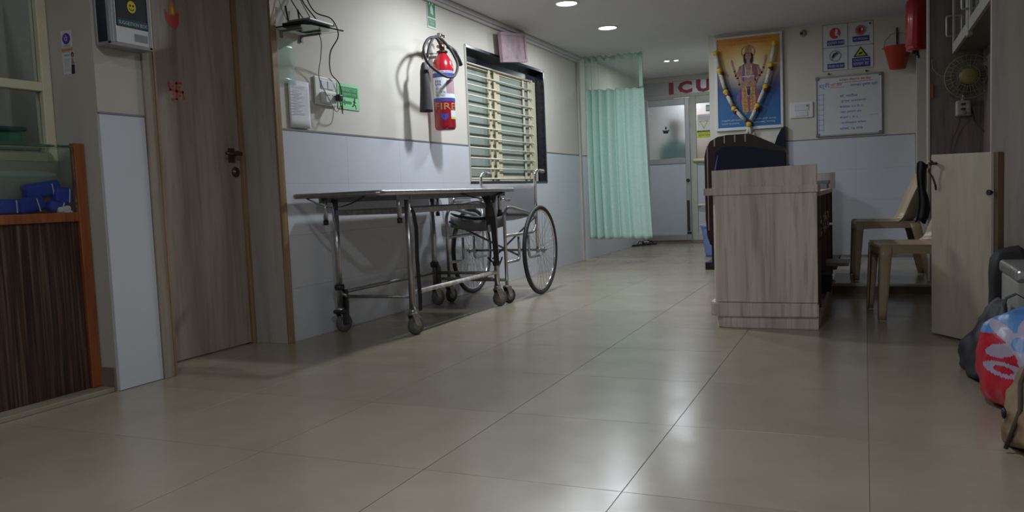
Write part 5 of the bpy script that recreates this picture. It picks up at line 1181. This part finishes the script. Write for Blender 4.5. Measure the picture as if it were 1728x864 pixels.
B().sphere((.334, 2.45, .10), .011, (.6, 1, 1.4), 10).obj('buckle', 'black', t)
t = thing('foil_topped_box', 'pale grey box with crinkled silver foil lid at right edge', 'box', (.6, 3.6, 0))
B().box(.49, 3.30, .0, .80, 3.67, .355, bev=.01).obj('body', 'boxgrey', t)
B().box(.482, 3.29, .352, .81, 3.68, .40, bev=.014, seg=3).obj('lid', 'silver', t)
t = thing('black_holdall', 'black fabric holdall standing behind the foil topped box', 'bag', (.5, 3.75, 0))
blob('body', [(.462, 3.86, 0), (.62, 3.88, 0), (.465, 3.86, .42), (.60, 3.88, .46), (.462, 3.72, 0), (.468, 3.72, .41), (.6, 3.72, 0), (.6, 3.72, .44)], 'strap', t, amp=.004, ns=8, sharp=.4)
# =================== PERSON BEHIND FROSTED GLASS ===================
t = thing('person', 'person with dark hair and pale green top seen blurred behind frosted glass', 'person', (-2.36, 11.15, .0))
def skin(name, verts, edges, rad, mt, root=0, lv=2):
    me = bpy.data.meshes.new(name); me.from_pydata([Vector(v) for v in verts], edges, [])
    o = bpy.data.objects.new(name, me); S.collection.objects.link(o); o.parent = t; o.location = -ORG['person']
    m1 = o.modifiers.new('s', 'SKIN'); sv = me.skin_vertices[0].data
    for i, r_ in enumerate(rad): sv[i].radius = r_ if isinstance(r_, tuple) else (r_, r_)
    for i in range(len(verts)): sv[i].use_root = (i == root)
    m1.use_smooth_shade = True; s2 = o.modifiers.new('d', 'SUBSURF'); s2.levels = lv; s2.render_levels = lv
    me.materials.append(M[mt]); ORG[name] = Vector((0, 0, 0)); return o
px, py = -2.36, 11.16
V = [(px, py, .90), (px, py, 1.02), (px, py, 1.18), (px, py, 1.32), (px, py, 1.40), (px, py, 1.47),
     (px - .15, py, 1.30), (px - .19, py - .01, 1.07), (px - .15, py - .12, .90), (px + .15, py, 1.30), (px + .20, py + .01, 1.07), (px + .22, py - .06, .86),
     (px - .09, py, .84), (px - .10, py, .48), (px - .10, py + .03, .10), (px + .09, py, .84), (px + .11, py + .03, .48), (px + .12, py + .05, .10),
     (px - .10, py - .10, .04), (px + .13, py - .09, .04)]
E_ = [(0, 1), (1, 2), (2, 3), (3, 4), (4, 5), (3, 6), (6, 7), (7, 8), (3, 9), (9, 10), (10, 11), (0, 12), (12, 13), (13, 14), (0, 15), (15, 16), (16, 17), (14, 18), (17, 19)]
Rr = [(.15, .11), (.13, .10), (.14, .105), (.13, .09), .055, .055, .06, .045, .032, .06, .045, .032, .085, .06, .04, .085, .06, .04, .035, .035]
skin('body', V, E_, Rr, 'scrub')
hd = B().sphere((px, py, 1.545), .1, (.78, .95, 1.12), 20).sphere((px, py - .098, 1.53), .018, (.7, 1, 1.1), 8).cyl((px, py, 1.40), (px, py, 1.48), .048, 14)
for q in (-1, 1): hd.sphere((px + q * .078, py, 1.535), .02, (.4, .8, 1.3), 8)
hd.obj('head', 'skin', t)
B().sphere((px, py + .015, 1.575), .105, (.86, .98, 1.02), 20).obj('hair', 'hair', t)
b = B()
for q in (-1, 1): b.sphere((px + q * .03, py - .088, 1.55), .009, n=8)
b.obj('eyes', 'ink', t)
for hx, hy_, hz, sx in ((px - .15, py - .12, .90, 1), (px + .22, py - .06, .86, -1)):
    b = B().sphere((hx, hy_ - .03, hz - .04), .045, (.5, .9, 1.1), 12)
    for q in range(4): b.tube([(hx, hy_ - .06 + .022 * q, hz - .07), (hx + .004, hy_ - .065 + .022 * q, hz - .11 - .008 * (q in (1, 2))), (hx + sx * .012, hy_ - .062 + .022 * q, hz - .14 - .008 * (q in (1, 2)))], .0085, 7)
    b.tube([(hx, hy_ - .06, hz - .03), (hx + sx * .02, hy_ - .09, hz - .06), (hx + sx * .024, hy_ - .095, hz - .085)], .010, 7); b.obj('hand', 'skin', t)
tag(B().grid(lambda u, v: (-2.26 + .22 * u, 12.1 + .03 * math.sin(20 * u), .001 + 1.9 * v), 24, 2).obj('peach_curtain', 'orangecloth', solid=.004), 'peach drape glimpsed through frosted glass right of the person', 'curtain')
